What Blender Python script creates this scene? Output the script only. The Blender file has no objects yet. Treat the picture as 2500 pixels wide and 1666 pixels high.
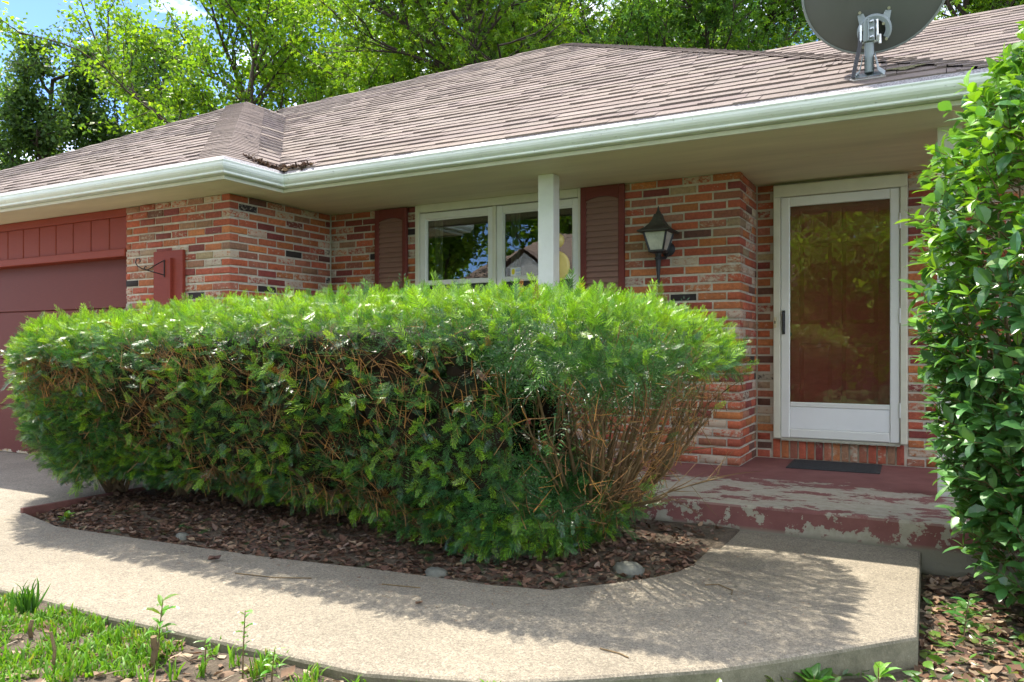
import bpy, math, random
import numpy as np
from mathutils import Vector, Matrix, Quaternion

# ---------------------------------------------------------------- camera, sky, sun, exposure
scene = bpy.context.scene
R = math.radians
rng = np.random.default_rng(7)
random.seed(7)

cam_d = bpy.data.cameras.new('camera')
cam = bpy.data.objects.new('camera', cam_d)
scene.collection.objects.link(cam)
scene.camera = cam
cam.location = (1.359, -6.268, 0.9456)
YAW = 0.5001
cam.rotation_euler = (R(90), 0, YAW)
cam_d.sensor_width = 36
cam_d.lens = 36 * 1892.0 / 2500.0
cam_d.shift_y = (849.4 - 833.0) / 2500.0
cam_d.clip_start = 0.05
cam_d.clip_end = 2000

SUN = Vector((-0.53, 0.24, 1.0)).normalized()
world = bpy.data.worlds.new('World')
scene.world = world
world.use_nodes = True
wn = world.node_tree
bg = wn.nodes['Background']
sky = wn.nodes.new('ShaderNodeTexSky')
sky.sky_type = 'NISHITA'
sky.sun_disc = False
sky.sun_elevation = math.asin(SUN.z)
sky.sun_rotation = math.atan2(SUN.x, SUN.y)
sky.air_density = 0.6
sky.dust_density = 0.0; sky.altitude = 3500
sky.ozone_density = 4.5
# scattered white clouds over the whole sky
tc = wn.nodes.new('ShaderNodeTexCoord')
mp = wn.nodes.new('ShaderNodeMapping'); mp.inputs['Scale'].default_value = (1, 1, 2.4); mp.inputs['Location'].default_value = (5.6, 6.7, 7.2)
nz = wn.nodes.new('ShaderNodeTexNoise'); nz.inputs['Scale'].default_value = 3.2; nz.inputs['Detail'].default_value = 7; nz.inputs['Roughness'].default_value = 0.62
cr = wn.nodes.new('ShaderNodeValToRGB'); cr.color_ramp.elements[0].position = 0.46; cr.color_ramp.elements[1].position = 0.66
cr.color_ramp.elements[0].color = (0, 0, 0, 1); cr.color_ramp.elements[1].color = (0.85, 0.85, 0.85, 1)
mx = wn.nodes.new('ShaderNodeMix'); mx.data_type = 'RGBA'
mx.inputs[7].default_value = (14, 13.6, 13.0, 1)
wn.links.new(tc.outputs['Generated'], mp.inputs[0]); wn.links.new(mp.outputs[0], nz.inputs['Vector'])
wn.links.new(nz.outputs['Fac'], cr.inputs[0]); wn.links.new(cr.outputs[0], mx.inputs[0])
wn.links.new(sky.outputs[0], mx.inputs[6]); wn.links.new(mx.outputs[2], bg.inputs[0])
bg.inputs[1].default_value = 0.15

sun_d = bpy.data.lights.new('sun', 'SUN')
sun_d.energy = 2.7
sun_d.angle = R(0.55)
sun_d.color = (1.0, 0.93, 0.80)
sun = bpy.data.objects.new('sun', sun_d)
sun.rotation_euler = (-SUN).to_track_quat('-Z', 'Y').to_euler()
sun.location = (0, 0, 20)
scene.collection.objects.link(sun)

vs = scene.view_settings
vs.view_transform = 'Standard'
vs.look = 'None'
vs.exposure = 1.85
vs.gamma = 1.0
scene.render.engine = 'CYCLES'
scene.cycles.max_bounces = 8
scene.cycles.diffuse_bounces = 4
scene.cycles.transparent_max_bounces = 12

# ---------------------------------------------------------------- helpers
def link(o, parent=None):
    scene.collection.objects.link(o)
    if parent is not None:
        o.parent = parent
    return o

def tag(o, label=None, cat=None, group=None, kind=None):
    if label: o['label'] = label
    if cat: o['category'] = cat
    if group: o['group'] = group
    if kind: o['kind'] = kind
    return o

def empty(name, loc=(0, 0, 0), parent=None):
    o = bpy.data.objects.new(name, None)
    o.location = loc
    o.empty_display_size = 0.1
    return link(o, parent)

class MB:
    """collects verts / faces for one mesh"""
    def __init__(s):
        s.v = []; s.f = []
    def add(s, vs_, fs):
        b = len(s.v)
        s.v += [tuple(map(float, v)) for v in vs_]
        s.f += [tuple(i + b for i in f) for f in fs]
        return s
    def box(s, x0, x1, y0, y1, z0, z1):
        v = [(x0, y0, z0), (x1, y0, z0), (x1, y1, z0), (x0, y1, z0), (x0, y0, z1), (x1, y0, z1), (x1, y1, z1), (x0, y1, z1)]
        return s.add(v, [(3, 2, 1, 0), (4, 5, 6, 7), (0, 1, 5, 4), (1, 2, 6, 5), (2, 3, 7, 6), (3, 0, 4, 7)])
    def cbox(s, x0, x1, y0, y1, z0, z1, c=0.004):
        """box whose edges towards -y (the face seen) are chamfered"""
        v = [(x0, y1, z0), (x1, y1, z0), (x1, y1, z1), (x0, y1, z1),
             (x0, y0 + c, z0), (x1, y0 + c, z0), (x1, y0 + c, z1), (x0, y0 + c, z1),
             (x0 + c, y0, z0 + c), (x1 - c, y0, z0 + c), (x1 - c, y0, z1 - c), (x0 + c, y0, z1 - c)]
        f = [(0, 3, 2, 1), (8, 9, 10, 11)]
        for i in range(4):
            j = (i + 1) % 4
            f += [(i, j, 4 + j, 4 + i), (4 + i, 4 + j, 8 + j, 8 + i)]
        return s.add(v, f)
    def prism(s, poly, z0, z1):
        n = len(poly)
        v = [(x, y, z0) for x, y in poly] + [(x, y, z1) for x, y in poly]
        return s.add(v, [tuple(range(n - 1, -1, -1)), tuple(range(n, 2 * n))] + [(i, (i + 1) % n, n + (i + 1) % n, n + i) for i in range(n)])
    def tube(s, pts, rad, n=8, cap=True):
        pts = [Vector(p) for p in pts]
        if not hasattr(rad, '__len__'): rad = [rad] * len(pts)
        b = len(s.v); prev = None
        for i, p in enumerate(pts):
            d = (pts[min(i + 1, len(pts) - 1)] - pts[max(i - 1, 0)])
            if d.length < 1e-9: d = Vector((0, 0, 1))
            d.normalize()
            if prev is None:
                a = Vector((1, 0, 0)) if abs(d.x) < 0.8 else Vector((0, 1, 0))
                prev = d.cross(a).normalized()
            prev = (prev - d * prev.dot(d)).normalized()
            q = d.cross(prev)
            for k in range(n):
                a = 2 * math.pi * k / n
                s.v.append(tuple(p + (prev * math.cos(a) + q * math.sin(a)) * rad[i]))
        for i in range(len(pts) - 1):
            for k in range(n):
                k2 = (k + 1) % n
                s.f.append((b + i * n + k, b + i * n + k2, b + (i + 1) * n + k2, b + (i + 1) * n + k))
        if cap:
            s.f.append(tuple(b + k for k in range(n - 1, -1, -1)))
            s.f.append(tuple(b + (len(pts) - 1) * n + k for k in range(n)))
        return s
    def lathe(s, prof, n=24, c=(0, 0, 0), axis='z'):
        b = len(s.v)
        for r, h in prof:
            for k in range(n):
                a = 2 * math.pi * k / n
                if axis == 'z': s.v.append((c[0] + r * math.cos(a), c[1] + r * math.sin(a), c[2] + h))
                else: s.v.append((c[0] + r * math.cos(a), c[1] + h, c[2] + r * math.sin(a)))
        for i in range(len(prof) - 1):
            for k in range(n):
                k2 = (k + 1) % n
                s.f.append((b + i * n + k, b + i * n + k2, b + (i + 1) * n + k2, b + (i + 1) * n + k))
        s.f.append(tuple(b + k for k in range(n - 1, -1, -1)))
        s.f.append(tuple(b + (len(prof) - 1) * n + k for k in range(n)))
        return s
    def mesh(s, name, mat, smooth=False):
        me = bpy.data.meshes.new(name)
        me.from_pydata(s.v, [], s.f)
        me.materials.append(mat)
        if smooth:
            me.polygons.foreach_set('use_smooth', [True] * len(me.polygons))
        me.update()
        return me
    def build(s, name, mat, parent=None, smooth=False, bevel=0):
        o = link(bpy.data.objects.new(name, s.mesh(name, mat, smooth)), parent)
        if bevel:
            m = o.modifiers.new('bevel', 'BEVEL'); m.width = bevel; m.segments = 2; m.limit_method = 'ANGLE'
        return o

def np_obj(name, V, T, mat, parent=None, col=None, smooth=False):
    V = np.ascontiguousarray(V, dtype=np.float32); T = np.ascontiguousarray(T, dtype=np.int32)
    me = bpy.data.meshes.new(name)
    me.vertices.add(len(V)); me.vertices.foreach_set('co', V.ravel())
    me.loops.add(T.size); me.loops.foreach_set('vertex_index', T.ravel())
    me.polygons.add(len(T)); me.polygons.foreach_set('loop_start', np.arange(0, T.size, 3, dtype=np.int32))
    if smooth: me.polygons.foreach_set('use_smooth', np.ones(len(T), dtype=bool))
    if col is not None:
        a = me.attributes.new('tint', 'FLOAT_COLOR', 'POINT')
        a.data.foreach_set('color', np.ascontiguousarray(col, dtype=np.float32).ravel())
    me.update(calc_edges=True)
    me.materials.append(mat)
    return link(bpy.data.objects.new(name, me), parent)

def scatter(tv, tt, M3, P, C, sh=None):
    """tv (k,3) tt (m,3) template; M3 (n,3,3) matrices, P (n,3), C (n,3 or 4) -> V,T,col"""
    n, k = len(P), len(tv)
    V = np.einsum('nij,kj->nki', M3, tv) + P[:, None, :]
    T = tt[None] + (np.arange(n) * k)[:, None, None]
    if C.shape[1] == 3: C = np.concatenate([C, np.ones((n, 1))], 1)
    CC = np.repeat(C, k, 0)
    if sh is not None: CC[:, :3] *= np.tile(sh, n)[:, None]
    return V.reshape(-1, 3), T.reshape(-1, 3), CC

def merge(parts):
    V = []; T = []; C = []; b = 0
    for v, t, c in parts:
        V.append(v); T.append(t + b); C.append(c); b += len(v)
    return np.concatenate(V), np.concatenate(T), np.concatenate(C)

def unit(a):
    return a / np.maximum(np.linalg.norm(a, axis=-1, keepdims=True), 1e-9)

def frames(d, up):
    """matrices with columns (x side, y along d, z = face normal near up)"""
    d = unit(d); x = unit(np.cross(d, up)); z = np.cross(x, d)
    return np.stack([x, d, z], -1)

def vnoise(p, s=1.0, seed=0):
    """cheap smooth pseudo noise, about -1..1"""
    r = np.random.default_rng(seed)
    o = np.zeros(len(p))
    for i in range(6):
        k = r.normal(size=p.shape[1]) * s * (0.6 + 0.35 * i); o += np.sin(p @ k + r.uniform(0, 6.28))
    return o / 3.0

# ---------------------------------------------------------------- materials
class Mat:
    def __init__(s, name):
        s.m = bpy.data.materials.new(name); s.m.use_nodes = True
        s.t = s.m.node_tree; s.n = s.t.nodes; s.p = s.n['Principled BSDF']; s.out = s.n['Material Output']
    def new(s, typ, **kw):
        n = s.n.new(typ)
        for k, v in kw.items():
            if k in n.inputs: n.inputs[k].default_value = v
            else: setattr(n, k, v)
        return n
    def link(s, a, b): s.t.links.new(a, b)
    def pos(s):
        g = s.new('ShaderNodeNewGeometry'); return g.outputs['Position']
    def noise(s, scale, detail=4, rough=0.6, vec=None, stretch=None):
        n = s.new('ShaderNodeTexNoise'); n.inputs['Scale'].default_value = scale; n.inputs['Detail'].default_value = detail; n.inputs['Roughness'].default_value = rough
        v = vec or s.pos()
        if stretch:
            m = s.new('ShaderNodeMapping'); m.inputs['Scale'].default_value = stretch; s.link(v, m.inputs[0]); v = m.outputs[0]
        s.link(v, n.inputs['Vector']); return n.outputs['Fac']
    def ramp(s, fac, stops):
        r = s.new('ShaderNodeValToRGB'); e = r.color_ramp.elements
        while len(e) < len(stops): e.new(0.5)
        for i, (p, c) in enumerate(stops):
            e[i].position = p
            e[i].color = (c, c, c, 1) if not hasattr(c, '__len__') else (*c[:3], 1)
        s.link(fac, r.inputs[0]); return r.outputs[0]
    def mix(s, fac, a, b, blend='MIX'):
        n = s.new('ShaderNodeMix', data_type='RGBA', blend_type=blend)
        for sock, v in ((n.inputs[0], fac), (n.inputs[6], a), (n.inputs[7], b)):
            if isinstance(v, (int, float)): sock.default_value = v if sock.type == 'VALUE' else (v, v, v, 1)
            elif isinstance(v, tuple): sock.default_value = (*v[:3], 1)
            else: s.link(v, sock)
        return n.outputs[2]
    def math(s, op, a, b=0.0):
        n = s.new('ShaderNodeMath', operation=op)
        for i, v in enumerate((a, b)):
            if isinstance(v, (int, float)): n.inputs[i].default_value = v
            else: s.link(v, n.inputs[i])
        return n.outputs[0]
    def bump(s, h, strength=0.3, dist=0.01):
        b = s.new('ShaderNodeBump'); b.inputs['Strength'].default_value = strength; b.inputs['Distance'].default_value = dist
        s.link(h, b.inputs['Height']); s.link(b.outputs[0], s.p.inputs['Normal']); return b
    def base(s, c):
        if isinstance(c, tuple): s.p.inputs['Base Color'].default_value = (*c[:3], 1)
        else: s.link(c, s.p.inputs['Base Color'])
    def rough(s, r): s.p.inputs['Roughness'].default_value = r

def plain(name, col, rough=0.6, var=0.12, scale=6, bump=0.0, metal=0.0, stretch=None, dirt=None):
    m = Mat(name)
    f = m.noise(scale, 5, 0.65, stretch=stretch)
    lo = tuple(c * (1 - var) for c in col); hi = tuple(min(1, c * (1 + var)) for c in col)
    c = m.ramp(f, [(0.3, lo), (0.7, hi)])
    if dirt:
        d = m.ramp(m.noise(dirt[1], 6, 0.75), [(dirt[2], 0.0), (dirt[2] + 0.12, 1.0)])
        c = m.mix(m.math('MULTIPLY', d, dirt[3] if len(dirt) > 3 else 0.6), c, dirt[0])
    m.base(c); m.rough(rough); m.p.inputs['Metallic'].default_value = metal
    if bump: m.bump(m.noise(scale * 8, 4), bump, 0.004)
    return m.m

def leaf_mat(name, rough=0.42, spec=0.45, trans=0.38, tcol=(1.25, 1.15, 0.45)):
    m = Mat(name)
    a = m.new('ShaderNodeAttribute', attribute_name='tint')
    oi = m.new('ShaderNodeObjectInfo')
    c = m.mix(1.0, a.outputs['Color'], oi.outputs['Color'], 'MULTIPLY')
    m.base(c); m.rough(rough); m.p.inputs['Specular IOR Level'].default_value = spec
    t = m.new('ShaderNodeBsdfTranslucent')
    m.link(m.mix(1.0, c, tcol, 'MULTIPLY'), t.inputs[0])
    x = m.new('ShaderNodeMixShader'); x.inputs[0].default_value = trans
    m.link(m.p.outputs[0], x.inputs[1]); m.link(t.outputs[0], x.inputs[2]); m.link(x.outputs[0], m.out.inputs[0])
    return m.m

def brick_mat():
    m = Mat('reclaimed_brick')
    a = m.new('ShaderNodeAttribute', attribute_name='tint'); oi = m.new('ShaderNodeObjectInfo')
    c = m.mix(1.0, a.outputs['Color'], oi.outputs['Color'], 'MULTIPLY')
    al = m.math('MULTIPLY', a.outputs['Alpha'], oi.outputs['Alpha'])
    v = m.ramp(m.noise(38, 5, 0.7), [(0.25, 0.62), (0.75, 1.3)])
    c = m.mix(1.0, c, v, 'MULTIPLY')
    # old lime wash and mortar left on the brick faces
    w = m.noise(24, 6, 0.72, stretch=(1, 1, 1.6))
    th = m.math('SUBTRACT', 0.775, m.math('MULTIPLY', al, 0.42))
    k = m.math('MULTIPLY', m.math('SUBTRACT', w, th), 9.0)
    cl = m.new('ShaderNodeClamp'); m.link(k, cl.inputs[0])
    c = m.mix(m.math('MULTIPLY', cl.outputs[0], 0.8), c, (0.50, 0.44, 0.34))
    m.base(c); m.rough(0.88)
    m.bump(m.noise(90, 5, 0.7), 0.55, 0.004)
    return m.m

def shingle_mat():
    m = Mat('asphalt_shingle')
    a = m.new('ShaderNodeAttribute', attribute_name='tint'); oi = m.new('ShaderNodeObjectInfo')
    c = m.mix(1.0, a.outputs['Color'], oi.outputs['Color'], 'MULTIPLY')
    g = m.ramp(m.noise(160, 3, 0.8), [(0.3, 0.72), (0.7, 1.3)])
    c = m.mix(1.0, c, g, 'MULTIPLY')
    big = m.ramp(m.noise(1.4, 4), [(0.3, 0.9), (0.7, 1.1)])
    c = m.mix(1.0, c, big, 'MULTIPLY')
    m.base(c); m.rough(0.92); m.p.inputs['Specular IOR Level'].default_value = 0.25
    m.bump(m.noise(260, 2), 0.5, 0.003)
    return m.m

def concrete_mat(name, col, edge=None):
    m = Mat(name)
    big = m.noise(1.3, 5, 0.6); fine = m.noise(150, 3, 0.8)
    c = m.ramp(big, [(0.3, tuple(x * 0.84 for x in col)), (0.7, tuple(x * 1.1 for x in col))])
    c = m.mix(1.0, c, m.ramp(m.noise(14, 6, 0.7), [(0.3, 0.84), (0.72, 1.1)]), 'MULTIPLY')
    c = m.mix(1.0, c, m.ramp(fine, [(0.3, 0.5), (0.5, 1.0), (0.7, 1.5)]), 'MULTIPLY')
    c = m.mix(1.0, c, m.ramp(m.noise(70, 3, 0.8), [(0.32, 0.66), (0.5, 1.0), (0.68, 1.36)]), 'MULTIPLY')
    # pale exposed aggregate specks
    vo = m.new('ShaderNodeTexVoronoi'); vo.inputs['Scale'].default_value = 55; m.link(m.pos(), vo.inputs['Vector'])
    sp = m.ramp(vo.outputs['Distance'], [(0.10, 1.0), (0.16, 0.0)])
    c = m.mix(m.math('MULTIPLY', sp, m.ramp(m.noise(40, 2), [(0.55, 0.0), (0.62, 0.75)])), c, (0.62, 0.57, 0.49))
    dk = m.ramp(m.noise(55, 4, 0.8), [(0.24, 1.0), (0.30, 0.0)])
    c = m.mix(m.math('MULTIPLY', dk, 0.5), c, (0.07, 0.065, 0.05))
    # moss and dirt on the vertical faces of the slab
    g = m.new('ShaderNodeNewGeometry'); sx = m.new('ShaderNodeSeparateXYZ'); m.link(g.outputs['Normal'], sx.inputs[0])
    side = m.ramp(sx.outputs['Z'], [(0.3, 1.0), (0.7, 0.0)])
    c = m.mix(m.math('MULTIPLY', side, 0.75), c, m.ramp(m.noise(12, 5, 0.7), [(0.35, (0.10, 0.10, 0.055)), (0.65, (0.20, 0.19, 0.12))]))
    m.base(c); m.rough(0.9)
    m.bump(m.noise(170, 4, 0.75), 0.6, 0.004)
    return m.m

def porch_mat():
    m = Mat('peeling_porch_paint')
    red = m.ramp(m.noise(5, 5), [(0.3, (0.19, 0.068, 0.062)), (0.7, (0.26, 0.105, 0.095))])
    con = m.ramp(m.noise(18, 6, 0.7), [(0.3, (0.32, 0.29, 0.22)), (0.7, (0.46, 0.42, 0.34))])
    # top: long worn streaks towards the step edge; riser: blotchy flakes
    g = m.new('ShaderNodeNewGeometry'); sx = m.new('ShaderNodeSeparateXYZ'); m.link(g.outputs['Normal'], sx.inputs[0])
    px = m.new('ShaderNodeSeparateXYZ'); m.link(g.outputs['Position'], px.inputs[0])
    n1 = m.noise(3.4, 10, 0.72, stretch=(1, 1.5, 1)); n2 = m.noise(6.5, 7, 0.68)
    wear = m.new('ShaderNodeMapRange'); m.link(px.outputs['Y'], wear.inputs[0])
    wear.inputs[1].default_value = -0.05; wear.inputs[2].default_value = -0.75; wear.inputs[3].default_value = -0.28; wear.inputs[4].default_value = 0.035
    top = m.math('ADD', n1, wear.outputs[0])
    topm = m.ramp(top, [(0.485, 0.0), (0.495, 1.0)])
    sidem = m.ramp(n2, [(0.505, 0.0), (0.52, 1.0)])
    isside = m.ramp(sx.outputs['Z'], [(0.3, 1.0), (0.7, 0.0)])
    msk = m.mix(isside, topm, sidem)
    lowz = m.new('ShaderNodeMapRange'); m.link(px.outputs['Z'], lowz.inputs[0])
    lowz.inputs[1].default_value = -0.125; lowz.inputs[2].default_value = -0.155; lowz.inputs[3].default_value = 0; lowz.inputs[4].default_value = 1
    c = m.mix(msk, red, con)
    c = m.mix(lowz.outputs[0], c, (0.24, 0.22, 0.17))
    m.base(c); m.rough(0.75)
    m.bump(m.math('ADD', m.math('MULTIPLY', msk, -0.6), m.noise(60, 5)), 0.5, 0.004)
    return m.m

def ground_mat():
    m = Mat('soil_and_lawn')
    soil = m.ramp(m.noise(9, 7, 0.75), [(0.25, (0.060, 0.044, 0.030)), (0.5, (0.125, 0.095, 0.066)), (0.75, (0.20, 0.160, 0.115))])
    soil = m.mix(1.0, soil, m.ramp(m.noise(70, 4, 0.8), [(0.3, 0.6), (0.7, 1.35)]), 'MULTIPLY')
    grass = m.ramp(m.noise(3, 6), [(0.3, (0.04, 0.075, 0.015)), (0.7, (0.07, 0.12, 0.025))])
    px = m.new('ShaderNodeSeparateXYZ'); m.link(m.pos(), px.inputs[0])
    mr = m.new('ShaderNodeMapRange'); m.link(px.outputs['Y'], mr.inputs[0])
    mr.inputs[1].default_value = -7.0; mr.inputs[2].default_value = -8.5
    m.base(m.mix(mr.outputs[0], soil, grass)); m.rough(0.95)
    m.bump(m.noise(45, 6, 0.75), 0.9, 0.02)
    return m.m

def glass_mat(name, wav=0.0, tint=(0.82, 0.86, 0.84), boost=1.0, ior=1.6):
    m = Mat(name)
    m.n.remove(m.p)
    fr = m.new('ShaderNodeFresnel'); fr.inputs['IOR'].default_value = ior
    f = m.math('MULTIPLY', fr.outputs[0], boost)
    cl = m.new('ShaderNodeClamp'); m.link(f, cl.inputs[0])
    gl = m.new('ShaderNodeBsdfGlossy'); gl.inputs['Roughness'].default_value = 0.0
    tr = m.new('ShaderNodeBsdfTransparent'); tr.inputs[0].default_value = (*tint, 1)
    x = m.new('ShaderNodeMixShader')
    m.link(cl.outputs[0], x.inputs[0]); m.link(tr.outputs[0], x.inputs[1]); m.link(gl.outputs[0], x.inputs[2]); m.link(x.outputs[0], m.out.inputs[0])
    if wav:
        b = m.new('ShaderNodeBump'); b.inputs['Strength'].default_value = wav; b.inputs['Distance'].default_value = 0.02
        m.link(m.noise(5.5, 2, 0.5, stretch=(1, 1, 0.8)), b.inputs['Height']); m.link(b.outputs[0], gl.inputs['Normal'])
    return m.m

def door_red(name, col, peel=False, streak=(2, 2, 40)):
    m = Mat(name)
    c = m.ramp(m.noise(5, 5, 0.65, stretch=streak), [(0.25, tuple(x * 0.82 for x in col)), (0.75, tuple(x * 1.14 for x in col))])
    if peel:
        px = m.new('ShaderNodeSeparateXYZ'); m.link(m.pos(), px.inputs[0])
        z = m.new('ShaderNodeMapRange'); m.link(px.outputs['Z'], z.inputs[0])
        z.inputs[1].default_value = -0.05; z.inputs[2].default_value = -0.27; z.inputs[3].default_value = -0.4; z.inputs[4].default_value = 0.12
        k = m.ramp(m.math('ADD', m.noise(3.2, 6, 0.6), z.outputs[0]), [(0.56, 0.0), (0.57, 1.0)])
        c = m.mix(k, c, m.ramp(m.noise(9, 3), [(0.4, (0.55, 0.5, 0.42)), (0.6, (0.45, 0.30, 0.12))]))
    m.base(c); m.rough(0.6); m.p.inputs['Specular IOR Level'].default_value = 0.25
    m.bump(m.noise(14, 4, 0.6, stretch=(1, 1, 30)), 0.12, 0.003)
    return m.m

M = {}
M['brick'] = brick_mat()
M['mortar'] = plain('grey_mortar', (0.50, 0.455, 0.37), 0.95, 0.2, 16, 0.7)
M['shingle'] = shingle_mat()
M['roof_deck'] = plain('roof_underlay', (0.05, 0.04, 0.036), 0.95)
M['gutter'] = plain('white_gutter_enamel', (0.66, 0.71, 0.64), 0.38, 0.06, 4, dirt=((0.10, 0.11, 0.07), 34, 0.605, 0.75))
M['guard'] = plain('gutter_guard_mesh', (0.30, 0.28, 0.29), 0.6, 0.8, 90)
M['trim'] = plain('cream_painted_trim', (0.66, 0.65, 0.53), 0.5, 0.08, 5, 0.08, stretch=(1, 1, 1))
M['soffit'] = plain('cream_painted_soffit', (0.70, 0.66, 0.46), 0.6, 0.10, 2.2, 0.08, stretch=(0.4, 2.5, 1))
M['white'] = plain('white_painted_wood', (0.74, 0.75, 0.70), 0.45, 0.06, 5, 0.06)
M['storm'] = plain('white_storm_door_vinyl', (0.74, 0.75, 0.72), 0.35, 0.04, 3)
M['kick'] = plain('white_kick_panel', (0.80, 0.82, 0.83), 0.3, 0.03, 3)
M['shutter'] = door_red('maroon_shutter_paint', (0.17, 0.040, 0.032))
M['slat'] = door_red('faded_brown_slat_paint', (0.27, 0.15, 0.115))
M['door'] = door_red('maroon_door_paint', (0.42, 0.105, 0.080), streak=(2, 2, 6))
M['garage'] = door_red('garage_red_paint', (0.145, 0.030, 0.018), True, (2, 2, 30))
M['header'] = door_red('red_siding_paint', (0.25, 0.040, 0.017), False, (2, 2, 45))
M['board'] = door_red('red_board_paint', (0.23, 0.038, 0.022))
M['glass'] = glass_mat('window_glass', 0.02, (0.72, 0.76, 0.74), 2.0)
M['screen'] = plain('dark_insect_screen', (0.035, 0.037, 0.042), 0.7, 0.15, 40)
M['storm_glass'] = glass_mat('storm_door_glass', 0.10, (0.97, 0.97, 0.96), 1.35)
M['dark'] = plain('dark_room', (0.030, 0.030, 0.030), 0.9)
M['curtain'] = plain('pale_curtain', (0.42, 0.40, 0.30), 0.9, 0.15, 6, stretch=(20, 1, 0.3))
M['black'] = plain('black_lantern_iron', (0.018, 0.019, 0.022), 0.45, 0.4, 30, 0.2)
M['lantern_top'] = plain('weathered_lantern_cap', (0.045, 0.044, 0.034), 0.6, 0.5, 24, 0.3)
M['lantern_glass'] = plain('frosted_lantern_glass', (0.46, 0.45, 0.38), 0.25, 0.25, 14)
M['bulb'] = plain('white_bulb', (0.8, 0.8, 0.76), 0.3)
M['steel'] = plain('dull_steel_bolt', (0.55, 0.55, 0.5), 0.35, 0.2, 30, 0, 0.9)
M['dish'] = plain('grey_dish_enamel', (0.098, 0.104, 0.098), 0.5, 0.08, 3)
M['dish_rim'] = plain('grey_rim_enamel', (0.22, 0.25, 0.25), 0.42, 0.06, 3)
M['mast'] = plain('blue_grey_mast_enamel', (0.24, 0.28, 0.29), 0.42, 0.08, 6)
M['cable'] = plain('black_coax_cable', (0.03, 0.03, 0.034), 0.5)
M['cable_grey'] = plain('grey_coax_cable', (0.30, 0.28, 0.26), 0.5)
M['brass'] = plain('yellowed_brass', (0.62, 0.50, 0.16), 0.4, 0.12, 5)
M['cream_disc'] = plain('cream_disc_face', (0.78, 0.70, 0.42), 0.45, 0.08, 3)
M['rubber'] = plain('black_rubber_mat', (0.035, 0.038, 0.042), 0.7, 0.3, 30, 0.6)
M['sticker_white'] = plain('white_sticker', (0.82, 0.83, 0.84), 0.4)
M['sticker_yellow'] = plain('yellow_print', (0.80, 0.68, 0.02), 0.4)
M['sticker_blue'] = plain('blue_print', (0.25, 0.38, 0.62), 0.4)
M['bell'] = plain('ivory_bell', (0.65, 0.58, 0.36), 0.4)
M['walk'] = concrete_mat('exposed_aggregate_walk', (0.262, 0.226, 0.172))
M['drive'] = concrete_mat('driveway_concrete', (0.28, 0.245, 0.195))
M['porch'] = porch_mat()
M['ground'] = ground_mat()
M['bark'] = plain('tree_bark', (0.060, 0.044, 0.032), 0.95, 0.4, 9, 0.8, stretch=(3, 3, 0.6))
M['stem'] = plain('shrub_stem_bark', (0.17, 0.115, 0.055), 0.85, 0.35, 22, 0.4)
M['twig'] = leaf_mat('yew_twig_bark', 0.85, 0.2, 0.0)
M['leaf'] = leaf_mat('tree_leaf', 0.45, 0.40, 0.58)
M['yew'] = leaf_mat('yew_needle', 0.30, 0.6, 0.30, (1.2, 1.15, 0.5))
M['shrub_leaf'] = leaf_mat('shrub_leaf', 0.30, 0.75, 0.34, (1.25, 1.15, 0.35))
M['litter'] = leaf_mat('dead_leaf', 0.8, 0.2, 0.12, (1.1, 1.0, 0.8))
M['grass'] = leaf_mat('grass_blade', 0.5, 0.3, 0.35)
M['neigh_roof'] = plain('neighbour_shingles', (0.30, 0.22, 0.19), 0.9, 0.15, 10)
M['neigh_wall'] = plain('neighbour_brick', (0.20, 0.11, 0.08), 0.9, 0.2, 10)
M['neigh_trim'] = plain('neighbour_trim', (0.75, 0.76, 0.75), 0.6)
M['neigh_glass'] = plain('neighbour_glass', (0.05, 0.06, 0.07), 0.1)
M['edging'] = plain('red_bed_edging', (0.17, 0.07, 0.055), 0.8, 0.3, 14, 0.4)
M['moss'] = plain('lichen_patch', (0.16, 0.15, 0.07), 0.95, 0.5, 40, 0.8)

# ---------------------------------------------------------------- geometry constants (metres)
C = 0.0735                      # brick course
SOF = 2.347                     # soffit height over porch floor
XG, YG = -4.25, -1.336          # garage pier corner
XJ = -5.727                     # garage opening jamb
DR = 0.638                      # door wall plane
CAMP = np.array(cam.location)
FW = np.array([-math.sin(YAW), math.cos(YAW)]); RT = np.array([math.cos(YAW), math.sin(YAW)])
def view(p):
    """photo pixel (2500 wide) and depth of a point: used only to choose which repeats become objects"""
    p = np.asarray(p, dtype=float); r = p[..., :2] - CAMP[:2]; d = r @ FW
    return 1250 + 1892 * (r @ RT) / d, 849.4 - 1892 * (p[..., 2] - CAMP[2]) / d, d
def walk_z(x):
    return -0.16 - 0.09 * min(1, max(0, (0.2 - x) / 4.6))
def at(px, dist):
    q = CAMP[:2] + dist * (FW + (px - 1250) / 1892 * RT); return float(q[0]), float(q[1])

# ---------------------------------------------------------------- ground, driveway, walk, porch
WALK = [((-4.45, -3.02), (-4.45, -4.22)), ((-3.75, -3.20), (-3.6, -4.20)), ((-2.9, -3.20), (-2.6, -4.17)), ((-1.9, -3.18), (-1.75, -4.19)),
        ((-1.07, -3.11), (-0.9, -4.175)), ((-0.5, -3.10), (-0.37, -4.17)), ((-0.19, -3.05), (0.1, -4.03)), ((0.0, -2.86), (0.35, -3.86)),
        ((0.16, -2.655), (0.7, -3.58)), ((0.235, -2.5), (1.0, -3.25)), ((0.265, -2.34), (1.3, -2.91)), ((0.26, -2.0), (1.296, -2.3)), ((0.25, -1.49), (1.292, -1.49))]
IX = np.array([p[0] for p in WALK]); OX = np.array([p[1] for p in WALK])
def y_in(x): return float(np.interp(x, IX[:11, 0], IX[:11, 1]))
def y_out(x): return float(np.interp(x, OX[:11, 0], OX[:11, 1]))

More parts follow.
